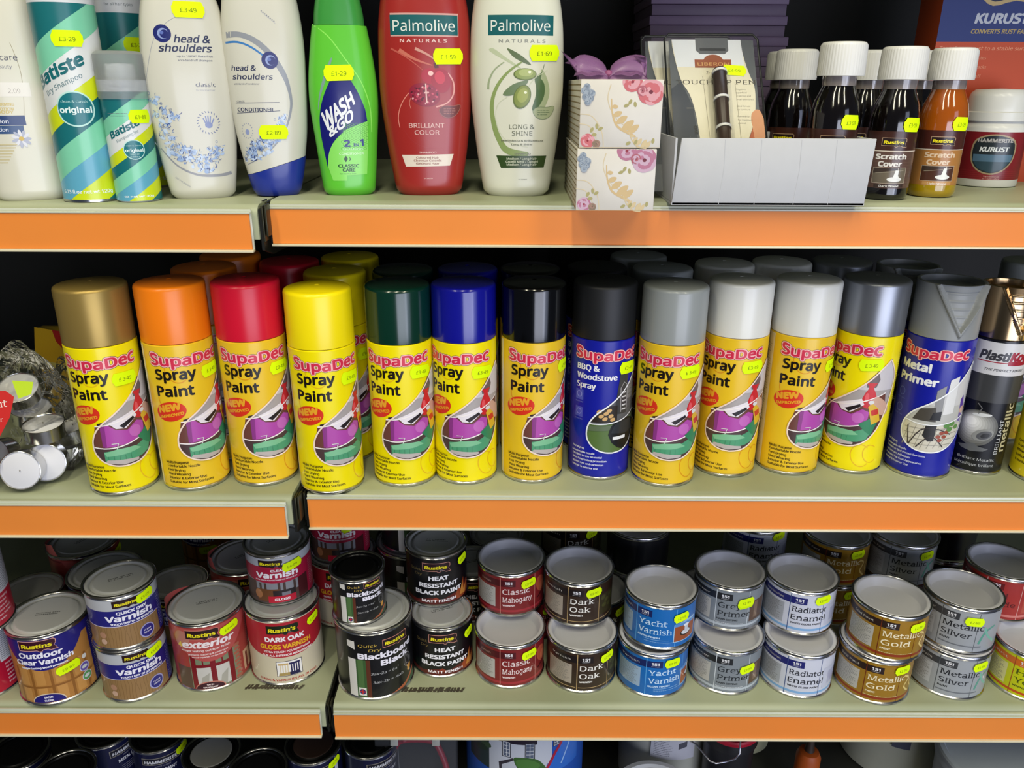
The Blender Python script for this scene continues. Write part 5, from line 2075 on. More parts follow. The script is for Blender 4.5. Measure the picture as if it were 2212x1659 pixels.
FLO = mat('gift_box_paper', 'd2cdc4', .45, noise=.08, nscale=60, coat=.1)
GOLDP = mat('gift_box_side_paper', 'a8946a', .5, noise=.25, nscale=50, vary='c4b48c')
yb = at_z(1330, 455, ZT).y
zz = ZT
for i, (pxl, pxr, pyt, hgt, c1, c2, lab) in enumerate(((1243, 1411, 455, .0500, 'b0708a', 'c4a4b8', 'lower floral gift box of the pair overhanging the top shelf'),
                                                       (1249, 1427, 316, .0525, 'c4666c', 'd49aa2', 'upper floral gift box of the pair, under the lilac ribbon'))):
    x0, x1 = at_y(pxl, pyt, yb).x, at_y(pxr, pyt, yb).x
    if i:
        x0, x1 = x0 + .0005, x1 - .0005
    cx = (x0 + x1) / 2
    t = thing('gift_box', lab, 'gift box', (cx, yb, CAMZ + zz), 0)
    hw = (x1 - x0) / 2
    link('box_body', bm_mesh('box_body', (lambda b: (box_bm(b, -hw, hw, 0, .150, 0, hgt - .0005), b)[1])(bmesh.new()), FLO, .0008), t)
    W_, H_ = hw * 2000, hgt * 1000 - .5
    link('floral_print', a_floral(W_, H_, c1, c2, 11 + i * 7).build('floral_print', plane_xz(-.0001, -hw, 0), PRINTM, None, eps=.000008), t)
    sa = Art()
    for k in range(11):
        sa.stroke([(0, 2 + k * 4.6), (150, 2 + k * 4.6)], 1.0, '8c7850')
    sm_ = sa.build('side_print', (lambda h_: (lambda s_, t_: (Vector((-h_ - .0001, s_, t_)), Vector((-1, 0, 0)))))(hw), PRINTM, None)
    link('side_print', sm_, t)
    zz += hgt
    top_x = cx

# lilac organza bow lying on the upper box
RIB = mat('ribbon_organza', '96689c', .35, 0, noise=.15, nscale=80, alpha=.5, coat=.2)


def band_mesh(name, pts, wvec, m, thick=.0004):
    """ribbon: centre line points and a width vector for each"""
    vs_, fs = [], []
    for (p, wv) in zip(pts, wvec):
        p, wv = Vector(p), Vector(wv)
        for k in range(5):
            q = k / 4 - .5
            vs_.append(tuple(p + wv * q + Vector((0, 0, .0015 * cos(q * 9)))))
    n = len(pts)
    for i in range(n - 1):
        for k in range(4):
            fs.append((i * 5 + k, i * 5 + k + 1, (i + 1) * 5 + k + 1, (i + 1) * 5 + k))
    me = mesh(name, vs_, fs, m)
    bm_2 = bmesh.new()
    bm_2.from_mesh(me)
    bmesh.ops.solidify(bm_2, geom=bm_2.faces[:], thickness=thick)
    bm_2.to_mesh(me)
    bm_2.free()
    return me


zt = CAMZ + zz + .0008
t = thing('ribbon_bow', 'sheer lilac ribbon bow tied on top of the floral boxes', 'bow', (top_x - .008, yb + .03, zt))
t.scale = (.66, .66, .66)
for sg in (-1, 1):
    pts, wv = [], []
    for k in range(17):
        q = k / 16
        an = q * 2 * pi
        pts.append((sg * (.001 + .020 * (1 - cos(an)) * (1 if sg < 0 else 1.15)), -.002 + .004 * sin(an), .004 + .010 * sin(an) * (1 if q < .5 else .25) + .006 * (1 - cos(an)) * .5))
        ww = .010 + .012 * sin(q * pi)
        wv.append((.002 * sg, .010 + .006 * sin(q * pi), ww))
    link('ribbon_loop', band_mesh('ribbon_loop', pts, wv, RIB), t)
    pts = [(sg * .002, 0, .004), (sg * .014, -.008, .006), (sg * .026, -.012, .0035), (sg * .034, -.010, .006), (sg * .042, -.006, .004)]
    wv = [(0, .006, .003), (0, .012, .004), (.002, .014, .003), (.003, .016, .002), (.006, .014, .004)]
    link('ribbon_tail', band_mesh('ribbon_tail', pts, wv, RIB), t)
link('knot', lathe('knot', [(.0005, .0005), (.004, .001), (.0055, .004), (.0045, .008), (.0005, .0095)], mat('ribbon_knot', '94507c', .4, noise=.2, nscale=200), 20), t)

# lilac boxes stacked far back
LIL = [mat('lilac_box_card', '66546c', .5, noise=.15), mat('lilac_box_card_b', '725e7a', .5, noise=.15)]
zq = CAMZ + ZT
rr = random.Random(9)
ybk = .985
n_l = 10
for i in range(n_l):
    h_ = .0215
    xL = at_y(1402 if i % 2 else 1408, 60, ybk).x + rr.uniform(-.002, .003)
    xR = at_y(1705, 60, ybk).x + rr.uniform(-.006, .006)
    t = thing('flat_gift_box', 'flat lilac gift box in the dark rear pile, ' + ('lowest of the pile' if i == 0 else 'topmost of the pile' if i == n_l - 1 else ('second', 'third', 'fourth', 'fifth', 'sixth', 'seventh', 'eighth', 'ninth')[i - 1] + ' from the bottom'), 'gift box', ((xL + xR) / 2, ybk + .07, zq), 0, 'lilac boxes stacked behind the card tray')
    hw = (xR - xL) / 2
    box('box_base', -hw, hw, -.068, .068, 0, h_ - .010, LIL[0], t, .0008)
    box('box_lid', -hw - .0015, hw + .0015, -.0695, .0695, h_ - .0098, h_ - .0003, LIL[1], t, .0008)
    zq += h_

# ------------------------------------------------------------------ white card tray with carded pens and bottles
CARD = mat('white_card', 'bcbdc0', .6, noise=.05, nscale=90, bump=.03)
ytr = at_z(1658, 444, ZT).y
xl, xr = at_y(1450, 443, ytr).x, at_y(1866, 443, ytr).x
HT = .0560
t = thing('card_tray', 'open white cardboard tray holding carded wood pens and a bottle', 'tray', ((xl + xr) / 2, ytr, CAMZ + ZT))
hw = (xr - xl) / 2
TD = .112
box('base', -hw, hw, 0, TD, .0002, .0022, CARD, t)
bm = bmesh.new()
v = [(-hw, 0, 0), (hw, 0, 0), (hw + .0025, .0, HT), (-hw + .005, .0, HT)]
v2 = [(x, .0022, z) for x, _, z in v]
vv = [bm.verts.new(q) for q in v + v2]
for fc in ((0, 1, 2, 3), (7, 6, 5, 4), (0, 4, 5, 1), (1, 5, 6, 2), (2, 6, 7, 3), (3, 7, 4, 0)):
    bm.faces.new([vv[k] for k in fc])
link('front_wall', bm_mesh('front_wall', bm, CARD, .0005), t)
box('side_wall', -hw, -hw + .002, .0024, TD, .0024, HT, CARD, t, .0004)
box('side_wall', hw - .002, hw, .0024, TD, .0024, HT, CARD, t, .0004)
box('back_wall', -hw + .0022, hw - .0022, TD - .002, TD, .0024, HT, CARD, t, .0004)
cr_ = Art()
for x in (-43, -12, 22, 52):
    cr_.stroke([(x, 1), (x + 2, 30), (x + 1, HT * 1000 - 1)], .5, 'b9babd')
link('creases', cr_.build('creases', plane_xz(-.0001, 0, 0), PRINTM, None), t)['kind'] = 'stuff'

CLEAR = mat('blister_clear', 'e8ecee', .08, 0, noise=.02, trans=.95, ior=1.15, alpha=.16)
BLK = mat('blister_edge', '25272a', .3, noise=.1)


def a_pencard():
    a = Art()
    body = f_ = None
    pts = smooth_pts([(-37, 74), (-36, 60), (-30, 30), (-22, 14), (-17, -8), (-14, -40)], 3) + [(-14, -60), (30, -60)] + smooth_pts([(30, -40), (40, -14), (43, 8), (43, 24), (38, 40), (34, 60), (33, 74)], 3)
    a.poly(pts, 'd4cdb6')
    a.poly([(-37, 74), (-33, 44), (35, 44), (33, 74)], 'd4d6da')
    a.poly([(-13, 76), (-13, 62), (-9, 58), (16, 58), (20, 62), (20, 76)], '5a5c60')
    a.rect(-9, 61.5, 17, 64.5, '2c2e32')
    a.poly([(-40, 20), (-30, 28), (-19, 0), (-15, -60), (-40, -60)], '2e3440')
    a.poly([(42, -10), (46, -16), (48, -60), (28, -60), (33, -34)], 'a8532c')
    for k in range(3):
        a.poly(smooth_pts([(38 + k * 2, -6 - k * 6), (46, -2 - k * 8), (50, -16 - k * 6), (46, -26 - k * 4), (38, -20 - k * 5)], 3, True), 'c48a64')
    a.ell(4, 50.5, 10, 7, '8c4a2c')
    a.rect(-15, 43, 22, 52, '8c4628')
    a.text('LIBERON', 3.5, 45.2, 4.6, 'd0a060', 31, al='c', bold=.0)
    a.text('~TOUCH-UP PEN', -35, 25, 6.0, '403c34', 80, bold=.0)
    a.text('~2-', -4, 36, 4.2, '504c40')
    for i, s_ in enumerate(('Disguises', 'superficial', 'scratches and', 'small blemishes', '', 'Ideal for use', 'on furniture', '', 'Pointed tip', 'for maximum', 'control')):
        if s_:
            a.text(s_, 24, 19 - i * 3.6, 2.1, '5a564c')
    a.text('GB/EU/UK', -26, -1, 1.6, '8a8474')
    a.text('OAK', -20, -19, 4.0, '1c1c1c', 9, bold=.03, rot=-86)
    a.stroke([(-8, 34), (-4, -50)], .5, '9a937e')
    a.stroke([(24, 28), (26, -50)], .5, '9a937e')
    return a


pen_art = a_pencard().build('printed_card', plane_xz(-.00045), PRINTM, None)


def pen_pack(px, py, yy, tilt, label):
    """px,py = where the card centre shows"""
    c = at_y(px, py, yy) - Vector((0, .0795 * sin(R(36)), .0795 * cos(R(36))))
    t = thing('carded_pen', label, 'pen pack', c)
    t.rotation_euler = (R(-36), 0, 0)
    t.scale = (.93, 1, 1)
    # backing card
    bm = bmesh.new()
    box_bm(bm, -.040, .046, 0, .0004, -.088, .074)
    link('backing_card', bm_mesh('backing_card', bm, mat('backing_card', '50545a', .5)), t)
    link('printed_card', pen_art, t)
    # clear shell flange and pen dome
    bm = bmesh.new()
    box_bm(bm, -.0445, .0505, -.0014, -.0008, -.0885, .079)
    link('clear_shell', bm_mesh('clear_shell', bm, CLEAR, .0002), t)
    fr = tube('shell_edge', [(-.0445, -.0008, -.0885), (-.0445, -.0008, .074), (-.040, -.0008, .0795), (.046, -.0008, .0795), (.0505, -.0008, .074), (.0505, -.0008, -.0885)], .0011, BLK, 6)
    link('shell_edge', fr, t)
    L = tube('pen', [(.0065, -.0085, -.082), (.0065, -.0085, .034)], .0066, mat('pen_brown', '33241b', .35, noise=.1), 20)
    po = link('pen', L, t)
    for z in (.031, .003, -.027):
        k = tube('pen_band', [(.0065, -.0085, z - .0013), (.0065, -.0085, z + .0013)], .0076, mat('pen_band_white', 'd4d4d2', .4), 20)
        link('pen_band', k, po)
    dome = loft('blister_dome', [(0, .0105, .016), (.114, .0105, .016), (.118, .009, .013), (.120, .004, .007)], 0, .120, CLEAR, n=3, rows=12, seg=24)
    d_ = link('blister_dome', dome, t)
    d_.location = (.0065, -.0014, -.082)
    add_tag(t, 0, 24, 40, '£4·99', 24, 11, -4, mapper=plane_xz(-.0004))
    return t


pk = pen_pack(1528, 76, ytr + .119, 0, 'carded brown touch up pen leaning in front within the white tray')
c2_ = pk.location + Vector((-.0190, .0215, -.0005))
clone(pk, c2_, 0, 'second carded touch up pen, mostly covered by the front one').rotation_euler = (R(-36), 0, 0)

# ---- scratch cover bottles
prof_b = [(.0150, .0003), (.0188, .0008), (.0204, .003), (.0208, .006), (.0208, .066), (.0204, .074), (.0186, .083), (.0156, .090), (.0138, .0945), (.0134, .098), (.0134, .103)]


def bottle_mats(dark):
    if dark:
        return mat('bottle_dark_liquid', '0b0706', .06, noise=.02, coat=.8, spec=.6)
    return mat('bottle_amber_liquid', '9a4a0c', .06, noise=.1, coat=.8, spec=.6, nscale=30, vary='a85a10')


def a_scratch(dark):
    a = Art()
    lo, hi = 12, 65
    a.rect(-62, lo, 62, hi, '5a4238' if dark else 'a8743c')
    a.rect(-62, 47, 62, hi, '3c2018' if dark else '44201a')
    a.rect(-62, 46.4, 62, 47.2, 'd8ccbc')
    if dark:
        for k in range(10):
            a.rect(-60, 14 + k * 3.2, 60, 14.5 + k * 3.2, '644c40')
    rustins(a, -12, 52, 22, '241414', 'c0a080')
    a.text('Scratch', -16, 39.5, 5.6, 'dcd8d0' if dark else 'd8c0a4', 29, bold=0.038)
    a.text('Cover', -13, 32.6, 5.6, 'dcd8d0' if dark else 'd8c0a4', 22, bold=0.038)
    a.rect(-17, 16.6, 15, 31.4, 'b8a894')
    a.rect(-16.5, 17, 14.5, 31, '6a6050' if dark else '4a2c20')
    a.poly([(-16.5, 31), (-16.5, 26), (8, 30), (8, 31)], '3c3028')
    a.rect(6, 25, 6.8, 31, 'b0a898')
    a.stroke([(-14, 26), (12, 29)], .5, '9a907c')
    a.ell(4, 20.5, 7, 2.2, 'dcdcd8')
    a.poly([(2, 21), (3, 25), (4, 29), (7, 29), (7, 24), (9, 21)], 'dcdcd8')
    a.rect(-14, 12.6, 14, 16, '3a2c24' if dark else 'b88a54')
    a.text('Dark Wood' if dark else 'Light Wood', 0, 13.2, 2.4, 'dcd8d0', 18, al='c', bold=.02)
    return a


SC = {d: a_scratch(d).build('bottle_label', cyl(.0209), PRINT, 2.0, scale=.93) for d in (True, False)}


def ribbed_cap():
    if 'rcap' in PROTO:
        return PROTO['rcap']
    seg = 144
    vs_, fs = [], []
    rows = [(.0185, .1035), (.0196, .1035), (.0196, .1042), (.0194, .1055, 1), (.0189, .1275, 1), (.0186, .1288), (.0174, .1302), (.0158, .1306), (.0150, .1300), (.0006, .1300)]
    for row in rows:
        for k in range(seg):
            a_ = 2 * pi * k / seg
            r_ = row[0] + (.0004 if (len(row) > 2 and k % 3 == 0) else 0)
            vs_.append((r_ * sin(a_), -r_ * cos(a_), row[1]))
    for i in range(len(rows) - 1):
        for k in range(seg):
            k2 = (k + 1) % seg
            fs.append((i * seg + k, i * seg + k2, (i + 1) * seg + k2, (i + 1) * seg + k))
    fs.append(tuple(range(seg))[::-1])
    PROTO['rcap'] = sharpen(mesh('cap', vs_, fs, mat('cap_white_ribbed', 'd6d6d4', .35, noise=.03, coat=.15)), 30)
    return PROTO['rcap']


def scratch(dark, p, turn, label, tag=True):
    t = thing('scratch_cover_bottle', label, 'bottle', p, face_cam(p, turn))
    m = bottle_mats(dark)
    k = 'sb%d' % dark
    if k not in PROTO:
        PROTO[k] = lathe('bottle_glass', prof_b, m, 72, sharp=60)
        PROTO[k + 'n'] = lathe('bottle_neck', [(.0139, .0955), (.0141, .0965), (.0141, .1032)], mat('neck_clear_glass', 'b8aca4', .1, noise=.05, coat=.8, trans=.5), 48)
        PROTO[k + 'f'] = lathe('liquid_foot', [(.0153, .0002), (.0190, .0007), (.0207, .003), (.0211, .006), (.0211, .0115)], mat('bottle_foot_amber', 'a08410', .06, noise=.1, coat=.8), 72)
    link('bottle_glass', PROTO[k], t)
    link('bottle_neck', PROTO[k + 'n'], t)
    if not dark:
        link('bottle_foot', PROTO[k + 'f'], t)
    link('bottle_label', SC[dark], t)
    link('cap', ribbed_cap(), t)
    if tag:
        add_tag(t, .0211, 13, 66, '£3·09', 18, 12, -2)
    return t


BZ = .0208
pA = stand(1800, 425, ZT, BZ)
pA = at_y(1795, 400, ytr + .046)
pA = Vector((pA.x, ytr + .050, CAMZ + ZT + .0026))
b1 = scratch(True, stand(1917, 434, ZT, BZ), .20, 'dark wood scratch cover bottle standing just right of the white tray')
b2 = scratch(False, stand(2021, 428, ZT, BZ), .22, 'amber light wood scratch cover bottle, second from the tray')
b1.rotation_euler.z += .0
xA = at_y(1800, 300, ytr + .036).x
b0 = scratch(True, Vector((at_y(1803, 250, ytr + .036).x, ytr + .036, CAMZ + ZT + .0026)), .1, 'scratch cover bottle standing inside the right end of the white tray')
for (px, dy, lab) in ((1722, .062, 'dark scratch cover bottle behind the tray, between pen pack and next bottle'),
                      (1700, .112, 'shaded scratch cover bottle whose cap shows beside the pen pack'),
                      (1882, .075, 'dark scratch cover bottle in the second row between two front white caps'),
                      (1992, .085, 'dark scratch cover bottle in the second row left of the amber one')):
    yy = b1.location.y + dy
    c = at_y(px, 130, yy)
    clone(b1, (c.x, yy, CAMZ + ZT), face_cam(c, -.2), lab, keep=lambda n: not n.startswith('price'))

# ---- rust remedy jar and carton at the right
JR = .0315
a = Art()
a.rect(-95, 8, 95, 55, '7c1c24')
for k in range(5):
    a.rect(-95, 8 + k * 2, 95, 9 + k * 2, '86242a')
a.poly(smooth_pts([(-18, 47), (0, 53), (20, 47), (22, 30), (14, 18), (1, 13), (-13, 18), (-20, 30)], 4, True), 'a08c6c')
a.poly(smooth_pts([(-16.5, 46), (0, 51.5), (18.5, 46), (20.5, 30), (13, 19), (1, 14.6), (-12, 19), (-18.5, 30)], 4, True), '20282c')
a.poly([(-17.5, 33), (20, 33), (19, 26), (-17, 26)], '4c6a80')
a.poly([(-16.5, 26), (18, 26), (12, 19), (1, 15), (-11, 19)], '2c4450')
a.text('HAMMERITE', 1, 45, 4.2, 'a8a4a0', 33, al='c', bold=0.040)
a.text('KURUST', 1, 36, 5.4, 'd8dcdc', 27, al='c', bold=0.038, sh=.15)
a.text('Transforms rust', 3, 10.5, 1.8, 'd8b0a8', al='c')
a.text('to a stable surface', 3, 8.4, 1.6, 'd8b0a8', al='c')
p = stand(2143, 406, ZT, JR)
t = thing('rust_remedy_jar', 'small dark red plastic jar with a white lid near the right edge', 'jar', p, face_cam(p, .12))
link('jar_body', lathe('jar_body', [(JR - .003, 0), (JR - .0005, .001), (JR, .003), (JR, .058), (JR - .001, .061), (JR - .004, .0635), (JR - .005, .066)], [mat('jar_white', 'd4d4cf', .35, coat=.2)], 80), t)
link('jar_label', a.build('jar_label', cyl(JR), PRINT, 2.5), t)
link('lid', lathe('lid', [(JR - .004, .0650), (JR - .0010, .0655), (JR - .0012, .0735), (JR - .0035, .0745), (JR - .0035, .0885), (JR - .0050, .0925), (JR - .0085, .0955), (.0005, .0965)], mat('jar_white', 'd4d4cf'), 80), t)

a = Art(clip=(0, 0, 150, 225))
a.rect(0, 0, 150, 142, 'b84418')
a.rect(0, 142, 150, 225, '182c6c')
a.poly(smooth_pts([(38, 186), (52, 176), (75, 181), (110, 180), (110, 225), (36, 225), (46, 196)], 3, True), 'b8a070')
a.poly(smooth_pts([(42, 188), (53, 180), (75, 184.5), (110, 184), (110, 225), (42, 225), (50, 198)], 3, True), '101a3c')
a.text('HAMMERITE', 50, 190, 11, 'b8bcc4', 70, bold=0.040, sh=.15)
a.text('KURUST', 36, 160, 11, 'b4b8c4', 56, bold=0.043, sh=.15)
a.text('CONVERTS RUST FAST', 34, 150, 5, 'a89058', 62, bold=.03, sh=.15)
a.text('Transforms rust to a stable surface', 4, 134, 4.6, 'd88c68', 100, sh=.15, bold=.01)
for i, s_ in enumerate(('Touch dry in minutes', 'Stops rust in its tracks', 'No need to rinse off')):
    a.text(s_, 12, 125 - i * 9, 4, 'd08a68', sh=.15)
yk = .905
xk = at_y(2003, 200, yk).x
t = thing('display_carton', 'tall navy and rust orange carton behind the bottles at far right', 'carton', (xk, yk, CAMZ + ZT))
box('carton', 0, .150, 0, .05, 0, .225, mat('carton_card', 'b0481c', .5), t, .001)
link('printed_front', a.build('printed_front', plane_xz(-.0001), PRINTM, None), t)

# ------------------------------------------------------------------ bagged tea lights at the left of the middle shelf
ALU = mat('tealight_foil', 'd4d4d4', .22, 1.0, bump=.1, nscale=200)
WAX = mat('candle_wax', 'd4d4da', .45, noise=.02)
tl0 = None


def tealight(loc, rot, label):
    global tl0
    if tl0 is None:
        t = thing('tea_light', label, 'candle', loc)
        link('foil_cup', lathe('foil_cup', [(.0180, 0), (.0188, .0006), (.0190, .0145), (.0195, .0150), (.0190, .0152), (.0184, .0146), (.0182, .0125)], ALU, 48, close='start', sharp=40), t)
        link('wax', lathe('wax', [(.0183, .011), (.0182, .0136), (.0170, .0142), (.0005, .0145)], WAX, 48), t)
        link('wick', tube('wick', [(0, 0, .0142), (.0003, 0, .0160)], .0005, mat('wick_cotton', '8a8478', .9), 6), t)
        tl0 = t
    else:
        t = clone(tl0, loc, 0, label)
    t.rotation_euler = rot
    return t


zs = CAMZ + ZML
c = at_z(62, 1052, ZML)
# wax faces look out to the aisle
tealight((c.x, c.y + .004, zs + .0205), (R(78), 0, R(8)), 'white tea light lying on its rim at the front of the clear bag')
tealight((c.x + .013, c.y + .0225, zs + .0205), (R(80), 0, R(14)), 'white tea light just behind the front one in the bag')
tealight((c.x + .014, c.y + .024, zs + .046), (R(8), R(2), 0), 'upright foil cased tea light higher in the bag')
tealight((c.x - .032, c.y + .030, zs + .021), (R(76), 0, R(-20)), 'tea light at the left of the bag by the photo edge')
tealight((c.x - .020, c.y + .060, zs + .050), (R(12), R(10), 0), 'foil cased tea light in the middle of the bag pile')
tealight((c.x + .024, c.y + .062, zs + .028), (R(8), R(-10), 0), 'foil cased tea light at the right rear of the bag pile')
tealight((c.x - .02, c.y + .052, zs + .078), (R(30), R(10), 0), 'tilted tea light near the top of the bag pile')
tealight((c.x + .008, c.y + .066, zs + .004), (0, 0, 0), 'flat tea light at the base of the bag pile')
BAG = bpy.data.materials.new('clear_bag_film')
BAG.use_nodes = True
nt = BAG.node_tree
nt.nodes.clear()
outn = nt.nodes.new('ShaderNodeOutputMaterial')
mixn = nt.nodes.new('ShaderNodeMixShader')
trn = nt.nodes.new('ShaderNodeBsdfTransparent')
trn.inputs[0].default_value = (.975, .975, .955, 1)
gln = nt.nodes.new('ShaderNodeBsdfGlossy')
gln.inputs['Roughness'].default_value = .2
gln.inputs['Color'].default_value = (.95, .93, .85, 1)
frn = nt.nodes.new('ShaderNodeFresnel')
frn.inputs['IOR'].default_value = 1.3
nzn = nt.nodes.new('ShaderNodeTexNoise')
nzn.inputs['Scale'].default_value = 32
nzn.inputs['Detail'].default_value = 3
nzn.inputs['Distortion'].default_value = 1.5
tcn = nt.nodes.new('ShaderNodeTexCoord')
bpn = nt.nodes.new('ShaderNodeBump')
bpn.inputs['Strength'].default_value = .7
bpn.inputs['Distance'].default_value = .02
nt.links.new(tcn.outputs['Object'], nzn.inputs['Vector'])
nt.links.new(nzn.outputs['Fac'], bpn.inputs['Height'])
nt.links.new(bpn.outputs['Normal'], gln.inputs['Normal'])
nt.links.new(bpn.outputs['Normal'], frn.inputs['Normal'])
nt.links.new(frn.outputs['Fac'], mixn.inputs['Fac'])
nt.links.new(trn.outputs['BSDF'], mixn.inputs[1])
nt.links.new(gln.outputs['BSDF'], mixn.inputs[2])
nt.links.new(mixn.outputs['Shader'], outn.inputs['Surface'])


def bag(loc, sx, sy, sz, seed, label, mat_=None, extra=True):
    """crumpled pouch, pinched towards its top"""
    bm = bmesh.new()
    bmesh.ops.create_icosphere(bm, subdivisions=5, radius=1)
    from mathutils import noise as N
    for v in bm.verts:
        p = v.co.copy()
        d = N.noise(p * 1.7 + Vector((seed, 0, 0))) * .24 + abs(N.noise(p * 3.1 + Vector((0, seed, 0)))) * .16 + abs(N.noise(p * 6 + Vector((0, 0, seed)))) * .03
        q = p * (1 + d)
        up = max(0, q.z)
        q.y *= 1 - .5 * min(up, 1)
        q.x *= 1 - .16 * min(up, 1)
        v.co = Vector((q.x * sx, q.y * sy, max(q.z * sz, -sz * .93) + sz * .93))
    t = thing('candle_bag', label, 'bag', loc)
    link('film', bm_mesh('film', bm, mat_ or BAG, 0, True), t)
    return t


bg1 = bag((c.x - .018, c.y + .042, zs + .0006), .058, .036, .066, 3.1, 'crumpled clear plastic bag of tea lights with a red header card at left')
# red header card and price label inside the film
a = Art()
a.poly([(-60, 12), (-20, 12), (-12, 6), (-16, -14), (-26, -34), (-30, -60), (-60, -60)], 'c01818')
a.text('~Light', -44, -6, 9, 'e8d8d0', 26, rot=6)
a.text('~burner', -44, -20, 5, 'e8d8d0', 22, rot=6)
a.poly([(-14, 22), (6, 20), (4, 8), (-8, 4)], 'b8d420')
o = link('header_card', a.build('header_card', plane_xz(0), PRINTM, None), bg1)
o.location = (.030, -.0335, .088)
o.rotation_euler = (R(-24), 0, R(6))
bag((c.x + .006, c.y + .113, zs + .0006), .040, .036, .050, 7.7, 'second crumpled clear bag between the candles and the gold capped can')
for k, (dx, dy, dz, rx, ry) in enumerate(((-.020, .108, .012, 12, 6), (.020, .106, .012, -8, 10), (.000, .112, .034, 16, -10), (.022, .120, .054, 40, 0))):
    tealight((c.x + dx, c.y + dy, zs + dz), (R(rx), R(ry), 0), ('foil tea light at the lower left of the second bag', 'foil tea light at the lower right of the second bag',
             'foil tea light in the middle of the second bag', 'foil tea light at the top rear of the second bag')[k])
# yellow and red packet behind the bags
pk_ = at_z(95, 770, ZML + .09)
a = Art()
a.rect(-55, -30, 55, 30, 'd8a818')
a.poly([(-10, 30), (30, 30), (55, 8), (55, -8), (20, 2), (0, 14)], 'b01c14')
a.poly([(-55, -6), (-20, -20), (55, -20), (55, -30), (-55, -30)], 'c8b868')
a.text('Burns', 12, -14, 8, '3a2c14', 34, bold=.03)
t = thing('candle_packet', 'yellow and red printed packet slumped behind the clear bags', 'packet', (c.x - .066, c.y + .160, zs + .0008))
box('pouch', .000, .052, 0, .022, 0, .118, mat('packet_film', 'c8a020', .3, coat=.4), t, .009)
o = link('printed_front', a.build('printed_front', plane_xz(-.0002), PRINT, None), t)
o.location = (.026, 0, .092)
o.scale = (.44, 1, .8)
o.rotation_euler = (0, R(10), 0)

# ------------------------------------------------------------------ lowest deck : metal paint tins and tubs
HR, HH = .0362, .0735
zb = ZF
ham = []
hm = (TINDARK,)


def ham_tin(px, py, turn, lab, lid=BLACK_LID, centre=None, tag_=None):
    """px,py = lowest point of the rim"""
    p = stand(px, py, zb + 2 * HH, HR)
    ham.append(lab)
    return tin('ham', HR, HH, '14183a', ME['ham'], (lid, centre) if centre else (lid,), lab, Vector((p.x, p.y, CAMZ + zb + HH)), turn, tag_)


GREYC = mat('lid_centre_grey', '8c8c8a', .5, noise=.1)
BRNC = mat('lid_centre_brown', '3c2c26', .5, noise=.1)
BLKC = mat('lid_centre_black', '141416', .3, .3)
ham_tin(330, 1624, .05, 'navy metal paint tin with its name panel facing out, left of the grey lid', tag_=(24, 60, '£6·79', 20, 11, 14))
ham_tin(670, 1649, .05, 'navy metal paint tin with a brown lid under the shelf gap', BLACK_LID, BRNC, (24, 60, '£6·79', 20, 11, 14))
ham_tin(460, 1674, .8, 'metal paint tin with a grey centred lid on the lowest deck', BLACK_LID, GREYC)
ham_tin(570, 1690, .8, 'metal paint tin with a black lid right of the grey centred lid', BLACK_LID, BLKC)
ham_tin(134, 1702, .8, 'wide black lidded metal paint tin nearest the front at lower left', BLACK_LID, BLKC)
ham_tin(20, 1666, .8, 'black lidded metal paint tin cut by the lower left corner', BLACK_LID, BLKC)
ham_tin(238, 1626, .8, 'shaded black tin between the left lids and the navy label', BLACK_LID, BLKC)
ham_tin(758, 1640, .6, 'dark tin with a pale strip just right of the brown lidded one', BLACK_LID, BLKC)


def tub(name, p, r0, r1, h, m, label, lid=None, lid_m=None, art=None, rz=0.0, lip=.004):
    t = thing(name, label, 'tub', p, rz)
    link('body', lathe('body', [(r0 - .004, 0), (r0, .003), (r0 + (r1 - r0) * .9, h * .88), (r0 + (r1 - r0) * .9 + .003, h * .885), (r1 + .002, h * .97), (r1 + .001, h)], m, 96, close='start'), t)
    if lid:
        link('lid', lathe('lid', [(r1 + .001, h - .004), (r1 + lip, h - .002), (r1 + lip + .0008, h + .003), (r1 + lip - .001, h + .0055), (r1 - .003, h + .0058), (r1 - .006, h + .002), (r1 * .7, h + .0018), (.0005, h + .0022)],
                          lid_m or m, 96), t)
    if art:
        link('printed_wrap', art, t)
    return t


# masonry paint tub with cottage
a = Art()
a = Art(clip=(-125, 114, 125, 212))
a.rect(-120, 20, 120, 205, '2456b0')
a.rect(-60, 30, 62, 205, 'c2c6ce')
a.poly([(-110, 205), (-56, 205), (-56, 30), (-110, 60)], '2c3a3c')
for k in range(14):
    a.ell(-80 + (k * 37) % 24, 150 + (k * 13) % 50, 8, 6, '3c5038' if k % 2 else '2a3a2c', n=9)
a.poly([(-38, 205), (34, 205), (34, 188), (-38, 188)], '241c2c')
for (x, y, w_, h_) in ((-27, 158, 12, 32), (14, 158, 14, 32), (66, 176, 14, 26)):
    a.rect(x - 2, y - 2, x + w_ + 2, y + h_ + 2, '2a2c38')
    for i in range(2):
        for j in range(4):
            a.rect(x + .8 + i * w_ / 2, y + .8 + j * h_ / 4, x - .8 + (i + 1) * w_ / 2, y - .8 + (j + 1) * h_ / 4, '5a6478')
    for i in range(3):
        a.rect(x + i * w_ / 2 - .5, y, x + i * w_ / 2 + .5, y + h_, 'e0e4e8')
    for j in range(5):
        a.rect(x, y + j * h_ / 4 - .5, x + w_, y + j * h_ / 4 + .5, 'e0e4e8')
a.poly([(-36, 140), (-10, 156), (-6, 152), (-30, 136), (-30, 110), (-34, 110)], '38343c')
a.poly(smooth_pts([(-8, 155), (2, 159), (30, 156), (46, 140), (50, 126), (30, 120), (8, 122), (-2, 136)], 4, True), '3c6430')
a.poly(smooth_pts([(-4, 150), (10, 156), (30, 150), (40, 138), (22, 128), (4, 132)], 4, True), '4c7a3a')
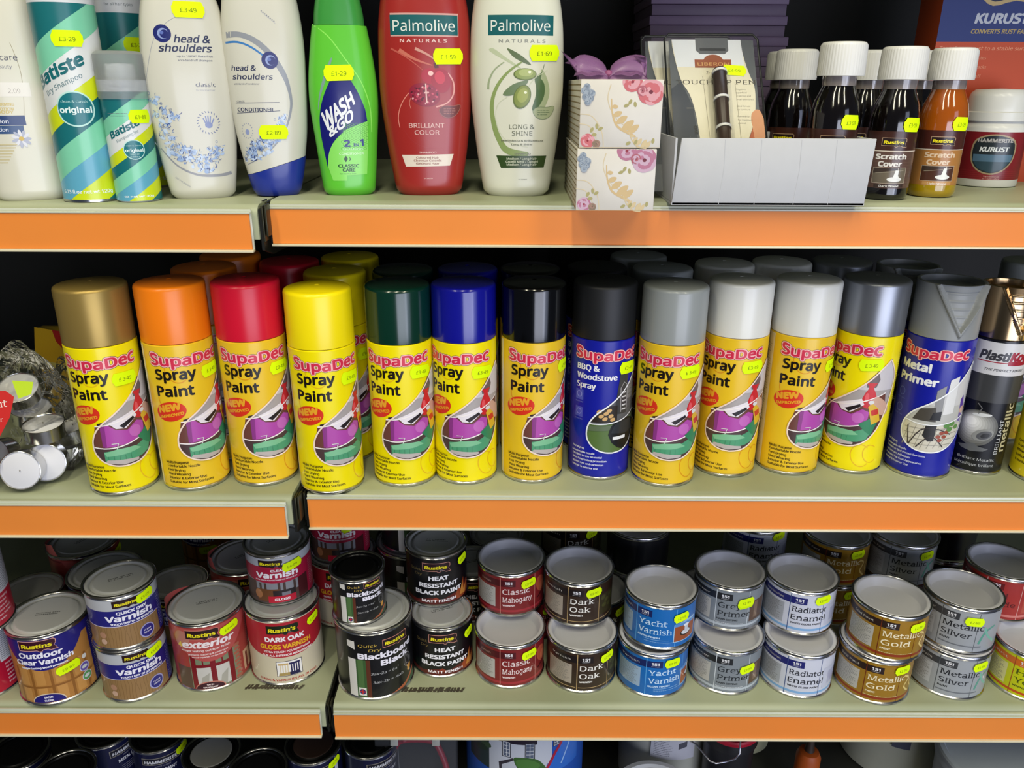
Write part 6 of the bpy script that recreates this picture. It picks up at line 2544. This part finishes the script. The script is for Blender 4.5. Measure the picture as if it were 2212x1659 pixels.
a.poly(smooth_pts([(84, 205), (80, 182), (66, 160), (58, 140), (50, 128), (50, 30), (120, 30), (120, 205)], 2, True), '2e6cc8')
a.stroke([(88, 205), (82, 180), (68, 158), (58, 138), (48, 120)], 6, 'a82440', sm=4)
a.stroke([(104, 176), (92, 150), (82, 128)], 3, '9cc0ec', sm=3)
R0 = .0785
zmt = .236
cx_ = at_y(1133, 1620, .765 + R0).x
pm = Vector((cx_, .765 + R0, CAMZ + zb))
t = tub('masonry_paint_tub', pm, R0, R0 + .0006, zmt, mat('tub_blue_plastic', '2456b0', .35), 'large round masonry paint tub printed with a white cottage', True, mat('tub_lid_dark', '1c2440', .4),
        a.build('printed_wrap', cyl(R0 + .0009, .060), PRINT, 5, scale=.70), face_cam(pm, -.10))
# white lidded tub in front
c = at_z(1400, 1637, zb + .085)
tub('white_lid_tub', (c.x, c.y - .066, CAMZ + zb), .050, .055, .083, mat('tub_white', 'c4c6c8', .4), 'low tub with a flat white lid in front of the wire handled tub', True, mat('tub_white', 'c4c6c8'))
# wire handled tub with red striped label
a = Art()
a.rect(-16, 72, 46, 160, 'b4b4bc')
a.stroke([(-16, 124), (16, 118), (42, 119)], 8, 'a81c34')
a.blurb(-12, 76, 14, 112, 12, '6a6a74', .9, 5)
a.poly([(22, 90), (34, 94), (34, 104), (22, 100)], '4a4a54')
pt = Vector((at_y(1437, 1620, .90).x, .918, CAMZ + zb))
rz_ = face_cam(pt, .0)
t = tub('handled_tub', pt, .064, .069, .222, mat('tub_cream', 'a9aaa0', .4), 'cream plastic tub with a red striped label and wire handle', True, mat('tub_cream', 'a9aaa0'),
        a.build('printed_wrap', cyl(.0692, .010), PRINTM, 4), rz_)
hp = [at_y(1484, 1596, .815), at_y(1504, 1608, .805), at_y(1534, 1644, .785), at_y(1546, 1649, .782), at_y(1566, 1646, .785), at_y(1588, 1640, .79), at_y(1598, 1628, .795), at_y(1600, 1590, .80)]
Mi = Matrix.Rotation(-rz_, 3, 'Z')
link('handle', tube('handle', [Mi @ (q - pt) for q in hp], .0012, mat('handle_wire', 'c8c8d8', .2, .9), 8), t)
# red topped black bucket and cream bucket
c = at_y(1552, 1620, .80)
tub('black_bucket', (c.x + .028, .845, CAMZ + zb), .030, .034, .148, mat('bucket_black', '1c1c20', .4), 'black bucket with a bright red lid behind the wire handle', True, mat('bucket_red', 'b01430', .4))
c = at_y(1600, 1640, .94)
tub('cream_bucket', (c.x + .010, .978, CAMZ + zb), .040, .045, .100, mat('tub_cream2', 'b0b090', .45), 'cream bucket half hidden behind the black bucket', True, mat('tub_cream2', 'b0b090'))
# short orange tube in the dark
c = at_y(1745, 1640, .86)
t = thing('filler_tube', 'short orange nozzled tube standing in the dark between the tubs', 'tube', (c.x, .86, CAMZ + zb))
link('tube_body', lathe('tube_body', [(.016, 0), (.0165, .001), (.0165, .080), (.013, .088), (.008, .090)], mat('filler_orange', 'a84c14', .5), 40), t)
link('nozzle', lathe('nozzle', [(.007, .0895), (.006, .095), (.0045, .110), (.001, .112)], mat('filler_cap', '30241c', .5), 32), t)
# big cream tub with dark band and the bluish white one at the right
a = Art()
a.rect(-150, 96, 150, 112, '1c2030')
a.rect(-150, 85, 150, 92, 'bcbcae')
for i, s_ in enumerate(('Stir well before use.', 'Keep away from frost.', 'Store upright in a', 'cool dry place.')):
    a.text(s_, -70, 132 - i * 6, 3.4, '4a4a50')
a.blurb(-20, 60, 16, 88, 6, '5a5a60', 1, 4)
a.text('Masonry', -60, 74, 5, '7a8c4c', 26)
a.rect(20, 50, 44, 88, '4a4c5c')
pt = Vector((at_y(1935, 1640, .95).x - .010, .960, CAMZ + zb))
tub('cream_tub', pt, .075, .080, .215, mat('tub_cream3', 'b2b2a0', .4), 'wide cream tub with a dark band, left of the bluish white lid', True, mat('tub_cream3', 'b2b2a0'),
    a.build('printed_wrap', cyl(.0803, .018), PRINTM, 5, scale=1.0), face_cam(pt, -.2))
pt = Vector((at_y(2200, 1640, .80).x, .802, CAMZ + zb))
tub('white_tub', pt, .086, .092, .136, mat('tub_bluewhite', 'bcc4ce', .4), 'large tub with a bluish white lid cut by the lower right corner', True, mat('tub_bluewhite', 'bcc4ce'))
# clear clamshell with red roller frame
c = at_y(905, 1630, .81)
t = thing('clear_case', 'smoky clear plastic case holding a red framed roller', 'case', (c.x - .004, .772, CAMZ + zb + .0006))
t.rotation_euler = (R(-16), 0, 0)
SMK = mat('case_smoky_clear', '8a8c90', .15, noise=.05, trans=.6, ior=1.1, alpha=.35)
box('case_shell', -.054, .054, -.006, .028, 0, .205, SMK, t, .004)
ring_pts = smooth_pts([(-.018, .104), (.018, .104), (.030, .092), (.040, .062), (.034, .048), (-.034, .048), (-.040, .062), (-.030, .092)], 5, True)
link('red_frame', tube('red_frame', [(x, .010, z + .045) for x, z in ring_pts] + [(ring_pts[0][0], .010, ring_pts[0][1] + .045)], .0042, mat('frame_red', '9c1430', .35), 10), t)
box('tab', -.032, -.022, -.0085, -.0062, .151, .161, mat('tab_pale', 'a8a89c', .5), t, .0005)
box('tab', .022, .032, -.0085, -.0062, .151, .161, mat('tab_pale', 'a8a89c'), t, .0005)


# ------------------------------------------------------------------ let the round goods of the rear rows just touch, never cut into each other
def settle(objs, movable, rounds=160):
    cols = {}
    for o in objs:
        k = (round(o.location.x, 4), round(o.location.y, 4))
        cols.setdefault(k, []).append(o)
    C_ = []
    for k, os_ in cols.items():
        info = []
        for o in os_:
            b = [c for c in o.children if c.name.startswith('body')][0]
            r = max(math.hypot(v.co.x, v.co.y) for v in b.data.vertices) + .0009
            h = max(c.data.vertices[i].co.z for c in o.children if c.type == 'MESH' and c.name.split('.')[0] in ('body', 'cap', 'rim') for i in range(len(c.data.vertices)))
            info.append((r, o.location.z + .001, o.location.z + h - .001))
        C_.append([k[0], k[1], os_, info, all(movable(o) for o in os_)])
    for _ in range(rounds):
        hit = False
        for i in range(len(C_)):
            for j in range(i + 1, len(C_)):
                a, b = C_[i], C_[j]
                if not (a[4] or b[4]):
                    continue
                dx, dy = b[0] - a[0], b[1] - a[1]
                d = math.hypot(dx, dy) or 1e-4
                if d > .12:
                    continue
                need = max([ra + rb for (ra, l0, h0) in a[3] for (rb, l1, h1) in b[3] if min(h0, h1) > max(l0, l1)] or [0])
                if d < need - 1e-5:
                    hit = True
                    ov = need - d
                    ux, uy = dx / d, dy / d
                    fa, fb = (.5, .5) if (a[4] and b[4]) else ((1, 0) if a[4] else (0, 1))
                    a[0] -= ux * ov * fa
                    a[1] -= uy * ov * fa
                    b[0] += ux * ov * fb
                    b[1] += uy * ov * fb
        for c in C_:
            if c[4]:
                c[1] = min(c[1], BACK - max(q[0] for q in c[3]) - .002)
        if not hit:
            break
    for c in C_:
        if c[4]:
            for o in c[2]:
                o.location.x, o.location.y = c[0], c[1]


FIXED_WORDS = ('bottom of its', 'top of its', 'stack', 'front', 'large ', 'standing on')
tins = [o for o in COL.objects if o.get('category') == 'paint tin']
REAR = ('rear', 'shade', 'hidden', 'far back', 'very back', 'behind', 'between', 'underneath', 'cut by the left', 'shaded', 'lower left', 'dark tin', 'right of the grey centred')
low = [o for o in tins if o.location.z < CAMZ + ZF + .09]
mid = [o for o in tins if o not in low]
NOTREAR = ('behind the yellow tin',)
settle(mid, lambda o: any(w_ in o['label'] for w_ in REAR) and not any(w_ in o['label'] for w_ in NOTREAR) and 'left of the dark oak pair' not in o['label'] and 'between' not in o['label'] or 'far back' in o['label'] or 'low tin with' in o['label'] or 'rear row' in o['label'])
settle(low, lambda o: 'name panel' not in o['label'] and 'brown lid under' not in o['label'])
for o in low:
    clone(o, (o.location.x, o.location.y, CAMZ + ZF), o.rotation_euler.z, 'tin hidden under the ' + ' '.join(o['label'].split()[:12]), keep=lambda n: not n.startswith('price'))
sprays = [o for o in COL.objects if o.get('category') == 'spray can']
settle(sprays, lambda o: any(w_ in o['label'] for w_ in ('second row', 'third row', 'rearmost', 'shaded', 'shadowed')))
